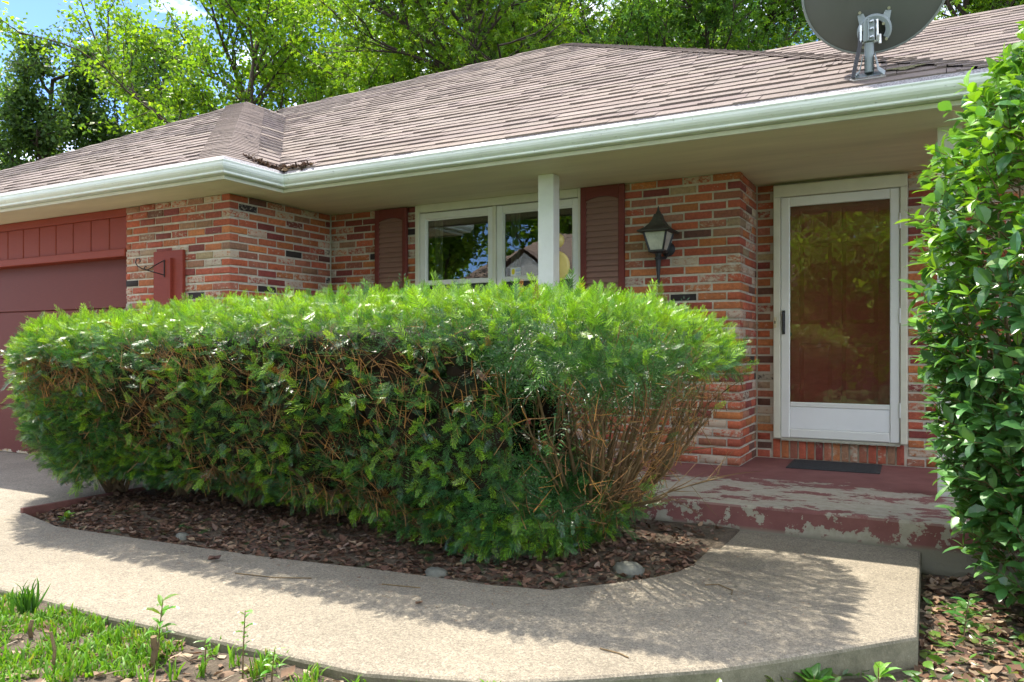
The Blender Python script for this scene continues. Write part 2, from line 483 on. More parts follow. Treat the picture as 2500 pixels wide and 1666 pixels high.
def ground_z(x, y):
    n = 0.012 * math.sin(3.1 * x + 1.7 * y) * math.sin(2.3 * y - x) + 0.007 * math.sin(9 * x + 4 * y) + 0.006 * math.sin(13 * y - 5 * x)
    far = -0.30
    if y > -1.45 or x < -4.42:
        return -0.42
    if x < 0.32 and y > y_in(x) - 0.12:
        e = y - y_in(x)
        return walk_z(x) - 0.03 + 0.05 * min(1, max(0, e / 0.5)) + n
    if x > 1.2 or (x > 0.3 and y < y_out(min(x, 1.3)) + 0.12):
        return -0.285 + n - 0.02 * min(1, max(0, x - 1.3)) + 0.05 * max(0, min(1, (1.2 - x) / 1.5))
    if y < y_out(x) + 0.12:
        return walk_z(x) - 0.038 + n + 0.03 * min(1, max(0, (y_out(x) - y - 0.2)))
    return -0.42

def axis(a, b, step, far):
    near = list(np.arange(a, b + 1e-6, step))
    lo = [a - s for s in (0.5, 1.5, 4, 10, 30, 100, far)][::-1]; hi = [b + s for s in (0.5, 1.5, 4, 10, 30, 100, far)]
    return lo + near + hi
gx = axis(-5.2, 3.6, 0.06, 400); gy = axis(-6.4, -1.3, 0.06, 400)
gv = [(x, y, ground_z(x, y)) for y in gy for x in gx]
nx = len(gx)
gf = [(j * nx + i, j * nx + i + 1, (j + 1) * nx + i + 1, (j + 1) * nx + i) for j in range(len(gy) - 1) for i in range(nx - 1)]
tag(MB().add(gv, gf).build('ground', M['ground'], smooth=True), kind='structure')

b = MB()
prof = []
for (i_, o_) in WALK:
    z = walk_z(0.5 * (i_[0] + o_[0])); I = Vector((*i_, 0)); O_ = Vector((*o_, 0)); d = (I - O_).normalized()
    row = [(O_, -0.24), (O_, -0.016), (O_ + d * 0.005, -0.006), (O_ + d * 0.016, 0), (I - d * 0.016, 0), (I - d * 0.005, -0.006), (I, -0.016), (I, -0.24)]
    prof.append([(p.x, p.y, z + h) for p, h in row])
k = len(prof[0])
b.add([p for r_ in prof for p in r_], [(i * k + j, i * k + j + 1, (i + 1) * k + j + 1, (i + 1) * k + j) for i in range(len(prof) - 1) for j in range(k - 1)]
      + [tuple(range(k - 1, -1, -1)), tuple((len(prof) - 1) * k + j for j in range(k))])
tag(b.build('walkway', M['walk']), kind='structure')

tag(MB().box(-16, -4.46, -30, -1.80, -0.5, -0.252).build('driveway', M['drive'], bevel=0.006), kind='structure')
tag(MB().box(-16, -4.30, -1.785, -1.05, -0.5, -0.262).build('garage_apron', M['drive'], bevel=0.008), kind='structure')
tag(MB().box(-4.24, 3.2, -1.50, 0.70, -0.7, 0.0).build('porch', M['porch'], bevel=0.018), kind='structure')
ed = MB().box(-4.46, -4.425, -3.05, -1.80, -0.45, -0.215)
tag(ed.build('bed_edging', M['edging'], bevel=0.004), 'low reddish edging strip between driveway and leafy hedge bed', 'edging')

# ---------------------------------------------------------------- the house
house = empty('house')
tag(house, 'single-storey reclaimed brick house with brown shingle roof and red garage door', 'house')

def part(mb, name, mat, parent=house, **kw):
    return mb.build(name, M[mat], parent, **kw)

# --- bricks
def brick_template(seed):
    r = random.Random(seed); j = lambda a: r.uniform(-a, a)
    ring = [(0, 0), (0.5, 0), (1, 0), (1, 0.5), (1, 1), (0.5, 1), (0, 1), (0, 0.5)]
    v = []
    for (x, z) in ring: v.append((x, 1.0, z))
    for (x, z) in ring: v.append((x, 0.05 + abs(j(0.03)), z))
    for (x, z) in ring:
        ax = 0.016 if x < 0.1 else (-0.016 if x > 0.9 else 0); az = 0.07 if z < 0.1 else (-0.07 if z > 0.9 else 0)
        v.append((x + ax * r.uniform(0.3, 2.2) + (j(0.12) if 0.2 < x < 0.8 else 0), abs(j(0.022)), z + az * r.uniform(0.1, 1.9) + (j(0.12) if 0.2 < z < 0.8 else 0)))
    v.append((0.5 + j(0.1), -0.012 + j(0.012), 0.5 + j(0.1)))
    f = []
    for i in range(8):
        k2 = (i + 1) % 8
        f += [(i, k2, 8 + k2, 8 + i), (8 + i, 8 + k2, 16 + k2, 16 + i), (16 + i, 16 + k2, 24)]
    return v, f
BT = [brick_template(i) for i in range(14)]
BMESH = []
for v, f in BT:
    me = MB().add(v, f).mesh('brick', M['brick'])
    a = me.attributes.new('tint', 'FLOAT_COLOR', 'POINT'); a.data.foreach_set('color', [1.0] * (4 * len(v)))
    BMESH.append(me)
def tri(f):
    return [t for q in f for t in ([q] if len(q) == 3 else [(q[0], q[1], q[2]), (q[0], q[2], q[3])])]

PAL = [((0.42, 0.105, 0.048), 8), ((0.36, 0.085, 0.048), 6), ((0.43, 0.145, 0.052), 6), ((0.34, 0.120, 0.070), 5), ((0.22, 0.050, 0.040), 4), ((0.31, 0.16, 0.09), 3),
       ((0.36, 0.25, 0.15), 1.4), ((0.14, 0.060, 0.042), 2), ((0.030, 0.022, 0.022), 0.9)]
def brick_colour(r):
    c = r.choices([p[0] for p in PAL], [p[1] for p in PAL])[0]
    k2 = r.uniform(0.82, 1.18)
    w = r.choices([r.uniform(0, 0.3), r.uniform(0.3, 0.65), r.uniform(0.7, 1.0)], [5, 4, 2])[0]
    return tuple(x * k2 * r.uniform(0.94, 1.06) for x in c) + (w,)

HB = 0.057; LB = 0.217; JB = 0.015; DB = 0.10
bricks = []          # (wall index, origin xyz, angle, length, height, depth, colour, template)
br = random.Random(3)
def lay(wall, ox, oy, ang, L, rows, ext_end=None, ext_start=None, openings=(), z0=0.0, parity=0, half=False):
    for k2 in range(rows[0], rows[1]):
        zb = z0 + k2 * C + 0.009; ev = (k2 + parity) % 2 == 0
        a, e = 0.008, L - 0.008
        if ext_end: e = L if ev else L - DB - JB
        if ext_start: a = 0.0 if not ev else DB + JB
        segs = []
        if ext_end:
            u = e
            while u > a + 0.02:
                l = LB * br.uniform(0.97, 1.03) if u < e or True else LB
                segs.append((max(a, u - l), u)); u -= l + JB * br.uniform(0.8, 1.25)
        else:
            u = a; first = True
            while u < e - 0.02:
                l = LB * br.uniform(0.97, 1.03)
                if first and half and ev: l *= 0.47
                first = False
                segs.append((u, min(e, u + l))); u += l + JB * br.uniform(0.8, 1.25)
        for s0, s1 in segs:
            zc = zb + HB / 2; pieces = [(s0, s1)]
            for (o0, o1, q0, q1) in openings:
                if q0 < zc < q1:
                    nw = []
                    for p0, p1 in pieces:
                        if p1 <= o0 or p0 >= o1: nw.append((p0, p1)); continue
                        if p0 < o0: nw.append((p0, o0 - 0.006))
                        if p1 > o1: nw.append((o1 + 0.006, p1))
                    pieces = nw
            for p0, p1 in pieces:
                if p1 - p0 < 0.025: continue
                h = HB * br.uniform(0.93, 1.05)
                if zb + h > SOF - 0.004: h = SOF - 0.005 - zb
                if h < 0.015: continue
                pr_ = br.uniform(-0.003, 0.003)
                bricks.append((wall, (ox + math.cos(ang) * p0 + math.sin(ang) * pr_, oy + math.sin(ang) * p0 - math.cos(ang) * pr_, zb + br.uniform(-0.0025, 0.0025)), ang, p1 - p0, h, DB, brick_colour(br), br.randrange(14)))

RC = 0.010           # joints lie this far back
walls = []
def wall(name, mb): 
    walls.append(part(mb, name, 'mortar')); return len(walls) - 1
WIN = (-3.145, -1.373, 0.74, 2.6)
w = wall('garage_pier_wall', MB().box(XJ + RC, XG - RC, YG + RC, YG + 0.11, -0.45, SOF - 0.002))
lay(w, XJ, YG, 0, XG - XJ, (-4, 32), ext_end=True)
w = wall('garage_side_wall', MB().box(XG - 0.11, XG - RC, YG + 0.112, -0.001 + RC, -0.45, SOF - 0.002))
lay(w, XG, YG, R(90), -YG, (-4, 32), ext_start=True)
mb = MB().box(XG - 0.05, WIN[0], RC, 0.12, -0.2, SOF - 0.002)
mb.box(WIN[0], WIN[1], RC, 0.12, -0.2, WIN[2]); mb.box(WIN[1], -RC, RC, 0.12, -0.2, SOF - 0.002)
w = wall('front_wall', mb)
lay(w, XG, 0, 0, -XG, (0, 32), ext_end=True, openings=[(WIN[0] - XG, WIN[1] - XG, WIN[2], 3)], parity=1)
w = wall('porch_side_wall', MB().box(-0.11, -RC, 0.122, DR + 0.1, -0.2, SOF - 0.002))
lay(w, 0, 0, R(90), DR, (0, 32), ext_start=True, parity=1)
DO = (0.151, 1.165)
mb = MB().box(-RC + 0.001, DO[0], DR + RC, DR + 0.12, -0.2, SOF - 0.002).box(DO[0], DO[1], DR + RC, DR + 0.12, -0.2, 0.172).box(DO[0], DO[1], DR + RC, DR + 0.12, 2.318, SOF - 0.002).box(DO[1], 3.2, DR + RC, DR + 0.12, -0.2, SOF - 0.002)
w = wall('door_wall', mb)
ROW = (0.129, 1.155, -0.1, 0.168)
lay(w, 0, DR, 0, 3.1, (0, 32), openings=[(DO[0], DO[1], 0.1, 3), ROW], half=True)
# soldier bricks under the door
u = ROW[0] + 0.008
while u < ROW[1] - 0.03:
    wd = 0.055 * br.uniform(0.94, 1.06)
    bricks.append((w, (u, DR - 0.004, 0.008), 0, wd, 0.158 * br.uniform(0.98, 1.01), DB, brick_colour(br), br.randrange(14)))
    u += wd + 0.0125
HT = np.array([(-100, 900), (0, 880), (100, 800), (320, 767), (800, 733), (1300, 712), (1700, 728), (1790, 765), (1830, 830), (1831, 3000)])
def brick_score(bk):
    _, o, a, l, h, _, _, _ = bk
    c = np.array([o[0] + math.cos(a) * l / 2, o[1] + math.sin(a) * l / 2, o[2] + h / 2]); px, py, d = view(c)
    if d < 0.5 or not (-20 < px < 2260 and 0 < py < 1666): return 0
    nrm = np.array([math.sin(a), -math.cos(a)]); v_ = (CAMP[:2] - c[:2]); cs = abs(nrm @ v_) / np.linalg.norm(v_)
    s = l * h * cs / d ** 2
    top = np.interp(px, HT[:, 0], HT[:, 1])
    if py > top: s *= 0.3 if (px > 1560 and py > 880) else 0.0
    return s
order = sorted(range(len(bricks)), key=lambda i: -brick_score(bricks[i]))
single = set(order[:300])
rest = []
for i, bk in enumerate(bricks):
    wi, o, a, l, h, dp, col, t = bk
    if i in single:
        ob = bpy.data.objects.new('brick', BMESH[t]); link(ob, walls[wi])
        ob.location = o; ob.rotation_euler = (0, 0, a); ob.scale = (l, dp, h); ob.color = col
    else:
        ca, sa = math.cos(a), math.sin(a)
        m3 = np.array([[ca * l, -sa * dp, 0], [sa * l, ca * dp, 0], [0, 0, h]])
        rest.append(scatter(np.array(BT[t][0]), np.array(tri(BT[t][1])), m3[None], np.array([o]), np.array([col])))
V, T, Cc = merge(rest)
tag(np_obj('brickwork', V, T, M['brick'], house, Cc), kind='stuff')

# --- roof planes
P1 = 0.58; ZE = 2.492; YE = -1.192
EX1 = 1.74                                     # right end of the porch eave
RE = Vector((-2.87, 2.98, 0)); RE.z = ZE + P1 * (RE.y + 1.22)
def zm(y): return 2.492 + P1 * (y + 1.22)
APX = Vector((-6.48, 0.867, 4.12))             # garage hip apex
GYE, GXE = -1.825, -3.755                      # garage eave lines
PG = (APX.z - ZE) / (APX.y - GYE)
ZR = 4.83; YR = 4.22                           # ridge of the long rear roof
GL = -12.6
Vr = [(-4.2, YE, zm(YE)), (EX1, YE, zm(YE)), tuple(RE), (-7.9, 2.15, zm(2.15)),               # 0-3 porch front slope
      (GL, GYE, ZE), (GXE, GYE, ZE), tuple(APX), (APX.x, 3.2, APX.z), (GXE, 1.2, ZE),           # 4-8 garage
      (EX1, 1.2, zm(YE)), (RE.x, 6.0, zm(YE) + 0.3),                                            # 9,10
      (-1.3, 0.18 + (3.6 - 2.49) / P1, 3.6), (EX1 - 0.1, 0.18, 2.49), (7.5, 0.18, 2.49), (7.5, YR, ZR), (-3.2, YR, ZR),     # 11-15 rear roof front slope
      (-9, 6.5, 2.3), (8, 8.4, 2.4), (-9, 8.4, 2.4), (GL, 6.5, ZE)]
fr = [(0, 1, 2, 3), (4, 5, 6), (5, 8, 7, 6), (1, 9, 10, 2), (12, 13, 14, 15, 11), (3, 2, 10, 16), (15, 14, 17, 18), (4, 6, 7, 19)]
fs = 0.022
roof = MB().add([(x, y, z - fs) for x, y, z in Vr], fr).build('roof', M['roof_deck'], house)

EXPO = 0.140
def shingle_template(seed):
    r = random.Random(seed); v = []; f = []
    x = 0.0
    while x < 1 - 1e-6:
        wdt = r.uniform(0.10, 0.30); x2 = min(1.0, x + wdt)
        if 1 - x2 < 0.08: x2 = 1.0
        t = r.choice([0.0115, 0.013, 0.0165, 0.018]); d0 = r.uniform(-0.002, 0.002)
        b0 = len(v)
        v += [(x, d0, 0), (x2, d0, 0), (x2, d0, t), (x, d0, t), (x2, 0.19, 0.0), (x, 0.19, 0.0)]
        f += [(0 + b0, 1 + b0, 2 + b0, 3 + b0), (3 + b0, 2 + b0, 4 + b0, 5 + b0), (b0, 3 + b0, 5 + b0), (1 + b0, 4 + b0, 2 + b0)]
        x = x2
    return v, f
ST = [shingle_template(i) for i in range(10)]
SMESH = []
for v, f in ST:
    me = MB().add(v, f).mesh('shingle', M['shingle'])
    a = me.attributes.new('tint', 'FLOAT_COLOR', 'POINT'); a.data.foreach_set('color', [1.0] * (4 * len(v)))
    SMESH.append(me)
shingles = []
sr = random.Random(11)
def shingle_plane(org, u, s, courses, urange, vis=True, slen=0.98, wob=0.004):
    """org on the eave, u along it, s up the slope; urange(v)->(u0,u1)"""
    org = Vector(org); u = Vector(u).normalized(); s = Vector(s).normalized(); n = u.cross(s)
    for c in range(courses):
        v0 = c * EXPO; r_ = urange(v0 + EXPO * 0.5)
        if r_ is None or r_[1] - r_[0] < 0.05: continue
        x = r_[0] - sr.uniform(0, slen * 0.9)
        while x < r_[1]:
            l = slen * sr.uniform(0.86, 1.1); a, e = max(x, r_[0]), min(x + l, r_[1])
            if e - a > 0.03:
                k2 = sr.uniform(0.90, 1.09); cc = (0.212 * k2, 0.172 * k2 * sr.uniform(0.98, 1.02), 0.155 * k2 * sr.uniform(0.97, 1.03), 1)
                shingles.append((org + u * (a + 0.002) + s * (v0 + sr.uniform(-wob, wob)) + n * 0.001, u, s, n, e - a - 0.004, cc, sr.randrange(10), vis))
            x += l
hy = math.hypot(1, P1)
# porch slope
def ur_main(v):
    y = YE + v / hy
    x1 = EX1 + (RE.x - EX1) * (y + 0.11 - YE) / (RE.y - YE)
    ytop = 2.98
    x0 = max(-3.86 - 0.967 * (y + 1.22) , -9)
    if y > 2.15: x0 = max(x0, -7.9 + (y - 2.15) / (2.98 - 2.15) * 5.0)
    if y > ytop: return None
    return (x0 + 5, x1 + 5)
shingle_plane((-5, YE, zm(YE)), (1, 0, 0), (0, 1, P1), 36, ur_main)
# garage front slope
def ur_gf(v):
    y = GYE + v / math.hypot(1, PG); k2 = (y + 0.11 - GYE) / (APX.y - GYE)
    if k2 > 1: return None
    return (GL + (APX.x - GL) * k2 + 15, GXE + (APX.x - GXE) * k2 + 15)
shingle_plane((-15, GYE, ZE), (1, 0, 0), (0, 1, PG), 30, ur_gf)
# garage side slope (faces right)
PS = (APX.z - ZE) / (GXE - APX.x)
def ur_gs(v):
    r_ = v / math.hypot(1, PS); k2 = r_ / (GXE - APX.x)
    if k2 > 1: return None
    x = GXE - r_
    yv = -1.22 + (GXE - x) * PS / P1 + 0.10
    return (GYE + (APX.y - GYE) * k2 + 0.11 + 10, yv + 10)
shingle_plane((GXE, -10, ZE), (0, 1, 0), (-1, 0, PS), 30, ur_gs)
# right-hand hip side and long rear roof
PH = (RE.z - zm(YE)) / (EX1 - RE.x)
def ur_h(v):
    r_ = v / math.hypot(1, PH); x = EX1 - r_
    if x < RE.x: return None
    y0 = YE + (RE.y - YE) * r_ / (EX1 - RE.x)
    yv = 0.18 + r_ * PH / P1 + 0.05
    return (y0 + 0.11 + 10, max(y0 + 0.12, yv) + 10)
shingle_plane((EX1, -10, zm(YE)), (0, 1, 0), (-1, 0, PH), 40, ur_h, vis=False)
def ur_r(v):
    y = 0.18 + v / hy
    if y > YR: return None
    return (EX1 - (y - 0.18) * P1 / PH - 0.05 + 5, 7.5 + 5)
shingle_plane((-5, 0.18, 2.49), (1, 0, 0), (0, 1, P1), 34, ur_r)
def sh_score(sh):
    p, u, s, n, l, cc, t, vis = sh
    if not vis: return 0
    c = np.array(p + u * l / 2 + s * 0.07); px, py, d = view(c)
    if d < 1 or not (-100 < px < 2520 and -20 < py < 700): return 0
    v_ = CAMP - c; return l * abs(np.array(n) @ v_) / np.linalg.norm(v_) / d ** 2
order = sorted(range(len(shingles)), key=lambda i: -sh_score(shingles[i]))
single = set(order[:300]); rest = []
for i, (p, u, s, n, l, cc, t, vis) in enumerate(shingles):
    m = Matrix((u, s, n)).transposed()
    if i in single:
        ob = bpy.data.objects.new('shingle', SMESH[t]); link(ob, roof)
        ob.location = p; ob.rotation_euler = m.to_euler(); ob.scale = (l, 1, 1); ob.color = cc
    else:
        m3 = np.array(m) @ np.diag([l, 1, 1])
        rest.append(scatter(np.array(ST[t][0]), np.array(tri(ST[t][1])), m3[None], np.array([tuple(p)]), np.array([cc])))
V, T, Cc = merge(rest)
tag(np_obj('shingle_field', V, T, M['shingle'], house, Cc), kind='stuff')

# --- wrapped hip and ridge shingles
def cap_line(A, B, n1, n2, step=0.072, half=0.17, name='hip_shingle', r1=1.0, r2=1.0, lift=0.010, wrap=None, thick=0.006):
    A = Vector(A); B = Vector(B); t = (B - A); L = t.length; t.normalize()
    if wrap: w1, w2 = Vector(wrap[0]), Vector(wrap[1])          # courses run on round the hip, level with the eaves
    else:
        w1 = Vector(n1).normalized().cross(t); w2 = t.cross(Vector(n2).normalized())
        if w1.z > 0: w1 = -w1
        if w2.z > 0: w2 = -w2
    up = (Vector(n1).normalized() + Vector(n2).normalized()).normalized()
    prof_ = [(w1 * half * r1, thick), (w1 * half * 0.55 * r1, thick), (w1 * 0.075 - up * 0.004, thick), (w1 * 0.03 - up * 0.006, thick), (-up * 0.008, thick), (w2 * 0.03 - up * 0.006, thick), (w2 * 0.075 - up * 0.004, thick), (w2 * half * 0.55 * r2, thick), (w2 * half * r2, thick)]
    v = []; m_ = len(prof_)
    for off, th in prof_: v.append(tuple(off + up * (lift + th)))
    for off, th in prof_: v.append(tuple(off + up * lift * 0.8 + t * (step + 0.03)))
    for off, th in prof_: v.append(tuple(off + up * (lift - 0.002)))
    f = [(i, i + 1, m_ + i + 1, m_ + i) for i in range(m_ - 1)] + [(2 * m_ + i, 2 * m_ + i + 1, i + 1, i) for i in range(m_ - 1)]
    me = MB().add(v, f).mesh(name, M['shingle'])
    a = me.attributes.new('tint', 'FLOAT_COLOR', 'POINT'); a.data.foreach_set('color', [1.0] * (4 * len(v)))
    for i in range(int(L / step)):
        ob = bpy.data.objects.new(name, me); link(ob, roof)
        ob.location = A + t * (i * step) + Vector((sr.uniform(-.004, .004), sr.uniform(-.004, .004), 0))
        k2 = sr.uniform(0.9, 1.12); ob.color = (0.218 * k2, 0.176 * k2, 0.158 * k2, 1)
cap_line((GXE, GYE, ZE), APX, (0, -PG, 1), (PS, 0, 1), step=0.082, half=0.34, wrap=((-1, 0, 0), (0, 1, 0)), thick=0.008, lift=0.011)
cap_line((EX1, YE, zm(YE)), RE, (0, -P1, 1), (PH, 0, 1), step=0.10, half=0.18, wrap=((-1, 0, 0), (0, 1, 0)), thick=0.010, lift=0.012)
cap_line(APX, (APX.x, 1.72, APX.z), (PS, 0, 1), (-0.4, 0, 1), step=0.12, half=0.12, name='ridge_shingle')
cap_line((-7.9, 2.15, zm(2.15)), RE, (0, -P1, 1), (0, P1, 1), step=0.13, half=0.10, name='ridge_shingle', lift=0.0)
cap_line((0.0, YR, ZR), (5, YR, ZR), (0, -P1, 1), (0, P1, 1), step=0.13, half=0.12, name='ridge_shingle', lift=0.006)

# --- gutter, fascia, soffit
FX, FG, FM = -3.785, -1.80, -1.138
GP = [(0.012, -0.004), (0.092, 0.0), (0.104, 0.002), (0.108, -0.006), (0.104, -0.018), (0.106, -0.034), (0.103, -0.05), (0.094, -0.066), (0.082, -0.078), (0.076, -0.084), (0.078, -0.096), (0.072, -0.103), (0.002, -0.103)]
def gut(o, h): 
    z = 2.472 + h
    return [(GL, FG - o, z), (FX + o, FG - o, z), (FX + o, FM - o, z), (EX1 + 0.03, FM - o, z)]
rows_ = [gut(o, h) for o, h in GP]
mb = MB(); n_ = len(rows_)
mb.add([p for r_ in rows_ for p in r_], [(i * 4 + j, i * 4 + j + 1, (i + 1) * 4 + j + 1, (i + 1) * 4 + j) for i in range(n_ - 1) for j in range(3)] + [tuple(i * 4 + 3 for i in range(n_))])
gutter = part(mb, 'gutter', 'gutter')
# perforated leaf guard between shingle edge and gutter lip
gr_ = [gut(o, h) for o, h in ((0.0, 0.050), (0.055, 0.040), (0.090, 0.006))]
mb = MB().add([p for r_ in gr_ for p in r_], [(i * 4 + j, i * 4 + j + 1, (i + 1) * 4 + j + 1, (i + 1) * 4 + j) for i in range(2) for j in range(3)])
mb.build('leaf_guard', M['guard'], gutter)
# mitre straps
for (x, y) in ((FX + 0.10, FG - 0.10), (FX + 0.10, FM - 0.10)):
    mb = MB()
    for dx, dy in ((-1, 0), (0, 1)) if y < -1.5 else ((1, 0), (0, -1)):
        pr = [gp for gp in GP[1:-1]]
        a0, a1 = -0.002, 0.034
        v = []
        for o, h in pr:
            o2 = o + 0.002; base = (FX + o2, (FG if y < -1.5 else FM) - o2)
            for q in (a0, a1): v.append((base[0] + dx * q, base[1] + dy * q, 2.472 + h - 0.001))
        mb.add(v, [(2 * i, 2 * i + 1, 2 * i + 3, 2 * i + 2) for i in range(len(pr) - 1)])
    mb.build('mitre_strap', M['gutter'], gutter)
def fas(o, z): return [(GL, FG - o, z), (FX + o, FG - o, z), (FX + o, FM - o, z), (EX1, FM - o, z), (EX1 , 0.2, z)]
rows_ = [fas(-0.02, 2.47), fas(0.0, 2.47), fas(0.0, 2.366), fas(0.009, 2.364), fas(0.009, 2.336), fas(-0.02, 2.336)]
mb = MB(); mb.add([p for r_ in rows_ for p in r_], [(i * 5 + j, i * 5 + j + 1, (i + 1) * 5 + j + 1, (i + 1) * 5 + j) for i in range(5) for j in range(4)])
part(mb, 'fascia', 'trim')
sof = part(MB().box(GL, 3.2, -0.5, 0.9, SOF + 0.03, SOF + 0.05), 'soffit', 'soffit')
def sp(x0, x1, y0, y1): MB().box(x0 + 0.0015, x1 - 0.0015, y0, y1, SOF, SOF + 0.012).build('soffit_panel', M['soffit'], sof)
for x0, x1 in ((GL, XG),): sp(x0, x1, FG + 0.003, -1.10)
sp(XG, FX - 0.003, FG + 0.003, FM); 
for x0, x1 in ((XG, EX1 - 0.003),): sp(x0, x1, FM + 0.003, -0.25)
for x0, x1 in ((XG, EX1 - 0.003),): sp(x0, x1, -0.247, 0.66)
sp(EX1 + 0.02, 3.2, 0.2, 0.66)

# --- window
win = MB()
win.cbox(-3.145, -3.097, -0.022, 0.10, 0.76, 2.347); win.cbox(-1.396, -1.372, -0.022, 0.10, 0.76, 2.347)
win.cbox(-3.096, -1.397, -0.024, 0.10, 2.270, 2.345); win.cbox(-2.264, -2.228, -0.022, 0.10, 0.80, 2.268)
win.box(-3.16, -1.36, -0.06, 0.10, 0.72, 0.759)
window = part(win, 'front_window', 'trim')
for x0, x1, g0, g1 in ((-3.094, -2.267, -3.031, -2.318), (-2.225, -1.399, -2.163, -1.453)):
    s = MB(); y0 = -0.006
    s.cbox(x0, g0, y0, 0.05, 0.80, 2.264); s.cbox(g1, x1, y0, 0.05, 0.80, 2.264)
    s.cbox(g0 + .0005, g1 - .0005, y0 + 0.001, 0.05, 2.200, 2.263); s.cbox(g0 + .0005, g1 - .0005, y0 - 0.003, 0.05, 1.556, 1.602); s.cbox(g0, g1, y0, 0.05, 0.80, 0.86)
    # glazing bead
    for a in (0.012,):
        s.box(g0, g0 + a, 0.012, 0.03, 1.602, 2.2); s.box(g1 - a, g1, 0.012, 0.03, 1.602, 2.2); s.box(g0 + a, g1 - a, 0.012, 0.03, 2.2 - a, 2.2)
    s.build('sash', M['white'], window)
    MB().box(g0, g1, 0.022, 0.026, 1.60, 2.2).build('pane', M['glass'], window)
    MB().box(g0, g1, 0.034, 0.038, 0.86, 1.556).build('pane', M['glass'], window)
    MB().box(g0, g1, 0.018, 0.0195, 0.86, 1.556).build('insect_screen', M['screen'], window)
    c_ = MB()
    pts = [(g0 + 0.01 + i * 0.012, 0.14 + 0.012 * math.sin(i * 1.9)) for i in range(9)]
    c_.add([(x, y, z) for z in (0.9, 2.22) for x, y in pts], [(i, i + 1, 9 + i + 1, 9 + i) for i in range(8)])
    c_.build('curtain', M['curtain'], window)
st = MB().box(-2.092, -1.985, 0.0275, 0.0285, 1.608, 1.685).build('window_sticker', M['sticker_white'], window)
st.location = (0, -0.0075, 0)
lf = MB(); n_ = 14
pts = [(-2.064 + 0.019 * math.sin(2 * math.pi * i / n_) * (1 + 0.12 * math.cos(4 * math.pi * i / n_)), 1.648 + 0.027 * math.cos(2 * math.pi * i / n_)) for i in range(n_)]
lf.add([(x, 0.0190, z) for x, z in pts], [tuple(range(n_))]); lf.build('sticker_emblem', M['sticker_yellow'], window)
for i, (w_, z) in enumerate(((0.045, 1.668), (0.05, 1.655), (0.038, 1.645), (0.048, 1.628), (0.044, 1.62))):
    MB().box(-2.038, -2.038 + w_, 0.0188, 0.0192, z, z + (0.006 if i < 2 else 0.003)).build('sticker_text', M['sticker_blue'], window)
# room behind the panes
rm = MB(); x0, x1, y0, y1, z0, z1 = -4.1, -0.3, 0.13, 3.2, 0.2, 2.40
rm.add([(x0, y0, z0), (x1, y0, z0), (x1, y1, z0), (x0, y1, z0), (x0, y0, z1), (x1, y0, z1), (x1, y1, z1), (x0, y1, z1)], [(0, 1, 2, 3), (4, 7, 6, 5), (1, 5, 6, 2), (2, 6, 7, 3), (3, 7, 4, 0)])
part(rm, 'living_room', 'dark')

# --- shutters
def shutter(x0, x1, z0, z1):
    y0 = -0.036; st_ = 0.052
    b_ = MB()
    b_.cbox(x0, x0 + st_, y0, -0.004, z0, z1, 0.005); b_.cbox(x1 - st_, x1, y0, -0.004, z0, z1, 0.005)
    b_.cbox(x0 + st_ + .0004, x1 - st_ - .0004, y0 + 0.001, -0.005, z0, z0 + 0.10, 0.005)
    # top rail with a shallow arch
    n2 = 12; xs = [x0 + st_ + (x1 - x0 - 2 * st_) * i / n2 for i in range(n2 + 1)]
    lo = [z1 - 0.125 + 0.035 * math.sin(math.pi * i / n2) ** 0.7 for i in range(n2 + 1)]
    vv = [(x, y0 + 0.001, z1 - 0.001) for x in xs] + [(x, y0 + 0.001, z) for x, z in zip(xs, lo)] + [(x, -0.006, z) for x, z in zip(xs, lo)]
    b_.add(vv, [(n2 + 1 + i, n2 + 2 + i, i + 1, i) for i in range(n2)] + [(2 * (n2 + 1) + i, 2 * (n2 + 1) + i + 1, n2 + 2 + i, n2 + 1 + i) for i in range(n2)])
    b_.box(x0 + 0.01, x1 - 0.01, -0.008, -0.0045, z0 + 0.01, z1 - 0.01)
    o = part(b_, 'shutter', 'shutter')
    n3 = 27; zz0, zz1 = z0 + 0.10, z1 - 0.085
    pitch = (zz1 - zz0) / n3
    me = MB().add([(0, -0.030, 0), (1, -0.030, 0), (1, -0.010, pitch * 0.98), (0, -0.010, pitch * 0.98), (0, -0.027, -0.006), (1, -0.027, -0.006), (1, -0.009, 0.0), (0, -0.009, 0.0)],
                  [(0, 1, 2, 3), (4, 5, 1, 0), (7, 6, 5, 4), (0, 3, 7, 4), (1, 5, 6, 2)]).mesh('slat', M['slat'])
    for i in range(n3):
        s_ = bpy.data.objects.new('slat', me); link(s_, o)
        s_.location = (x0 + st_, 0, zz0 + i * pitch + 0.004); s_.scale = (x1 - x0 - 2 * st_, 1, 1); s_.rotation_euler = (R(random.uniform(-1.5, 1.5)), 0, 0)
    return o
shutter(-3.638, -3.242, 0.80, 2.338)
shutter(-1.366, -0.965, 0.80, 2.344)

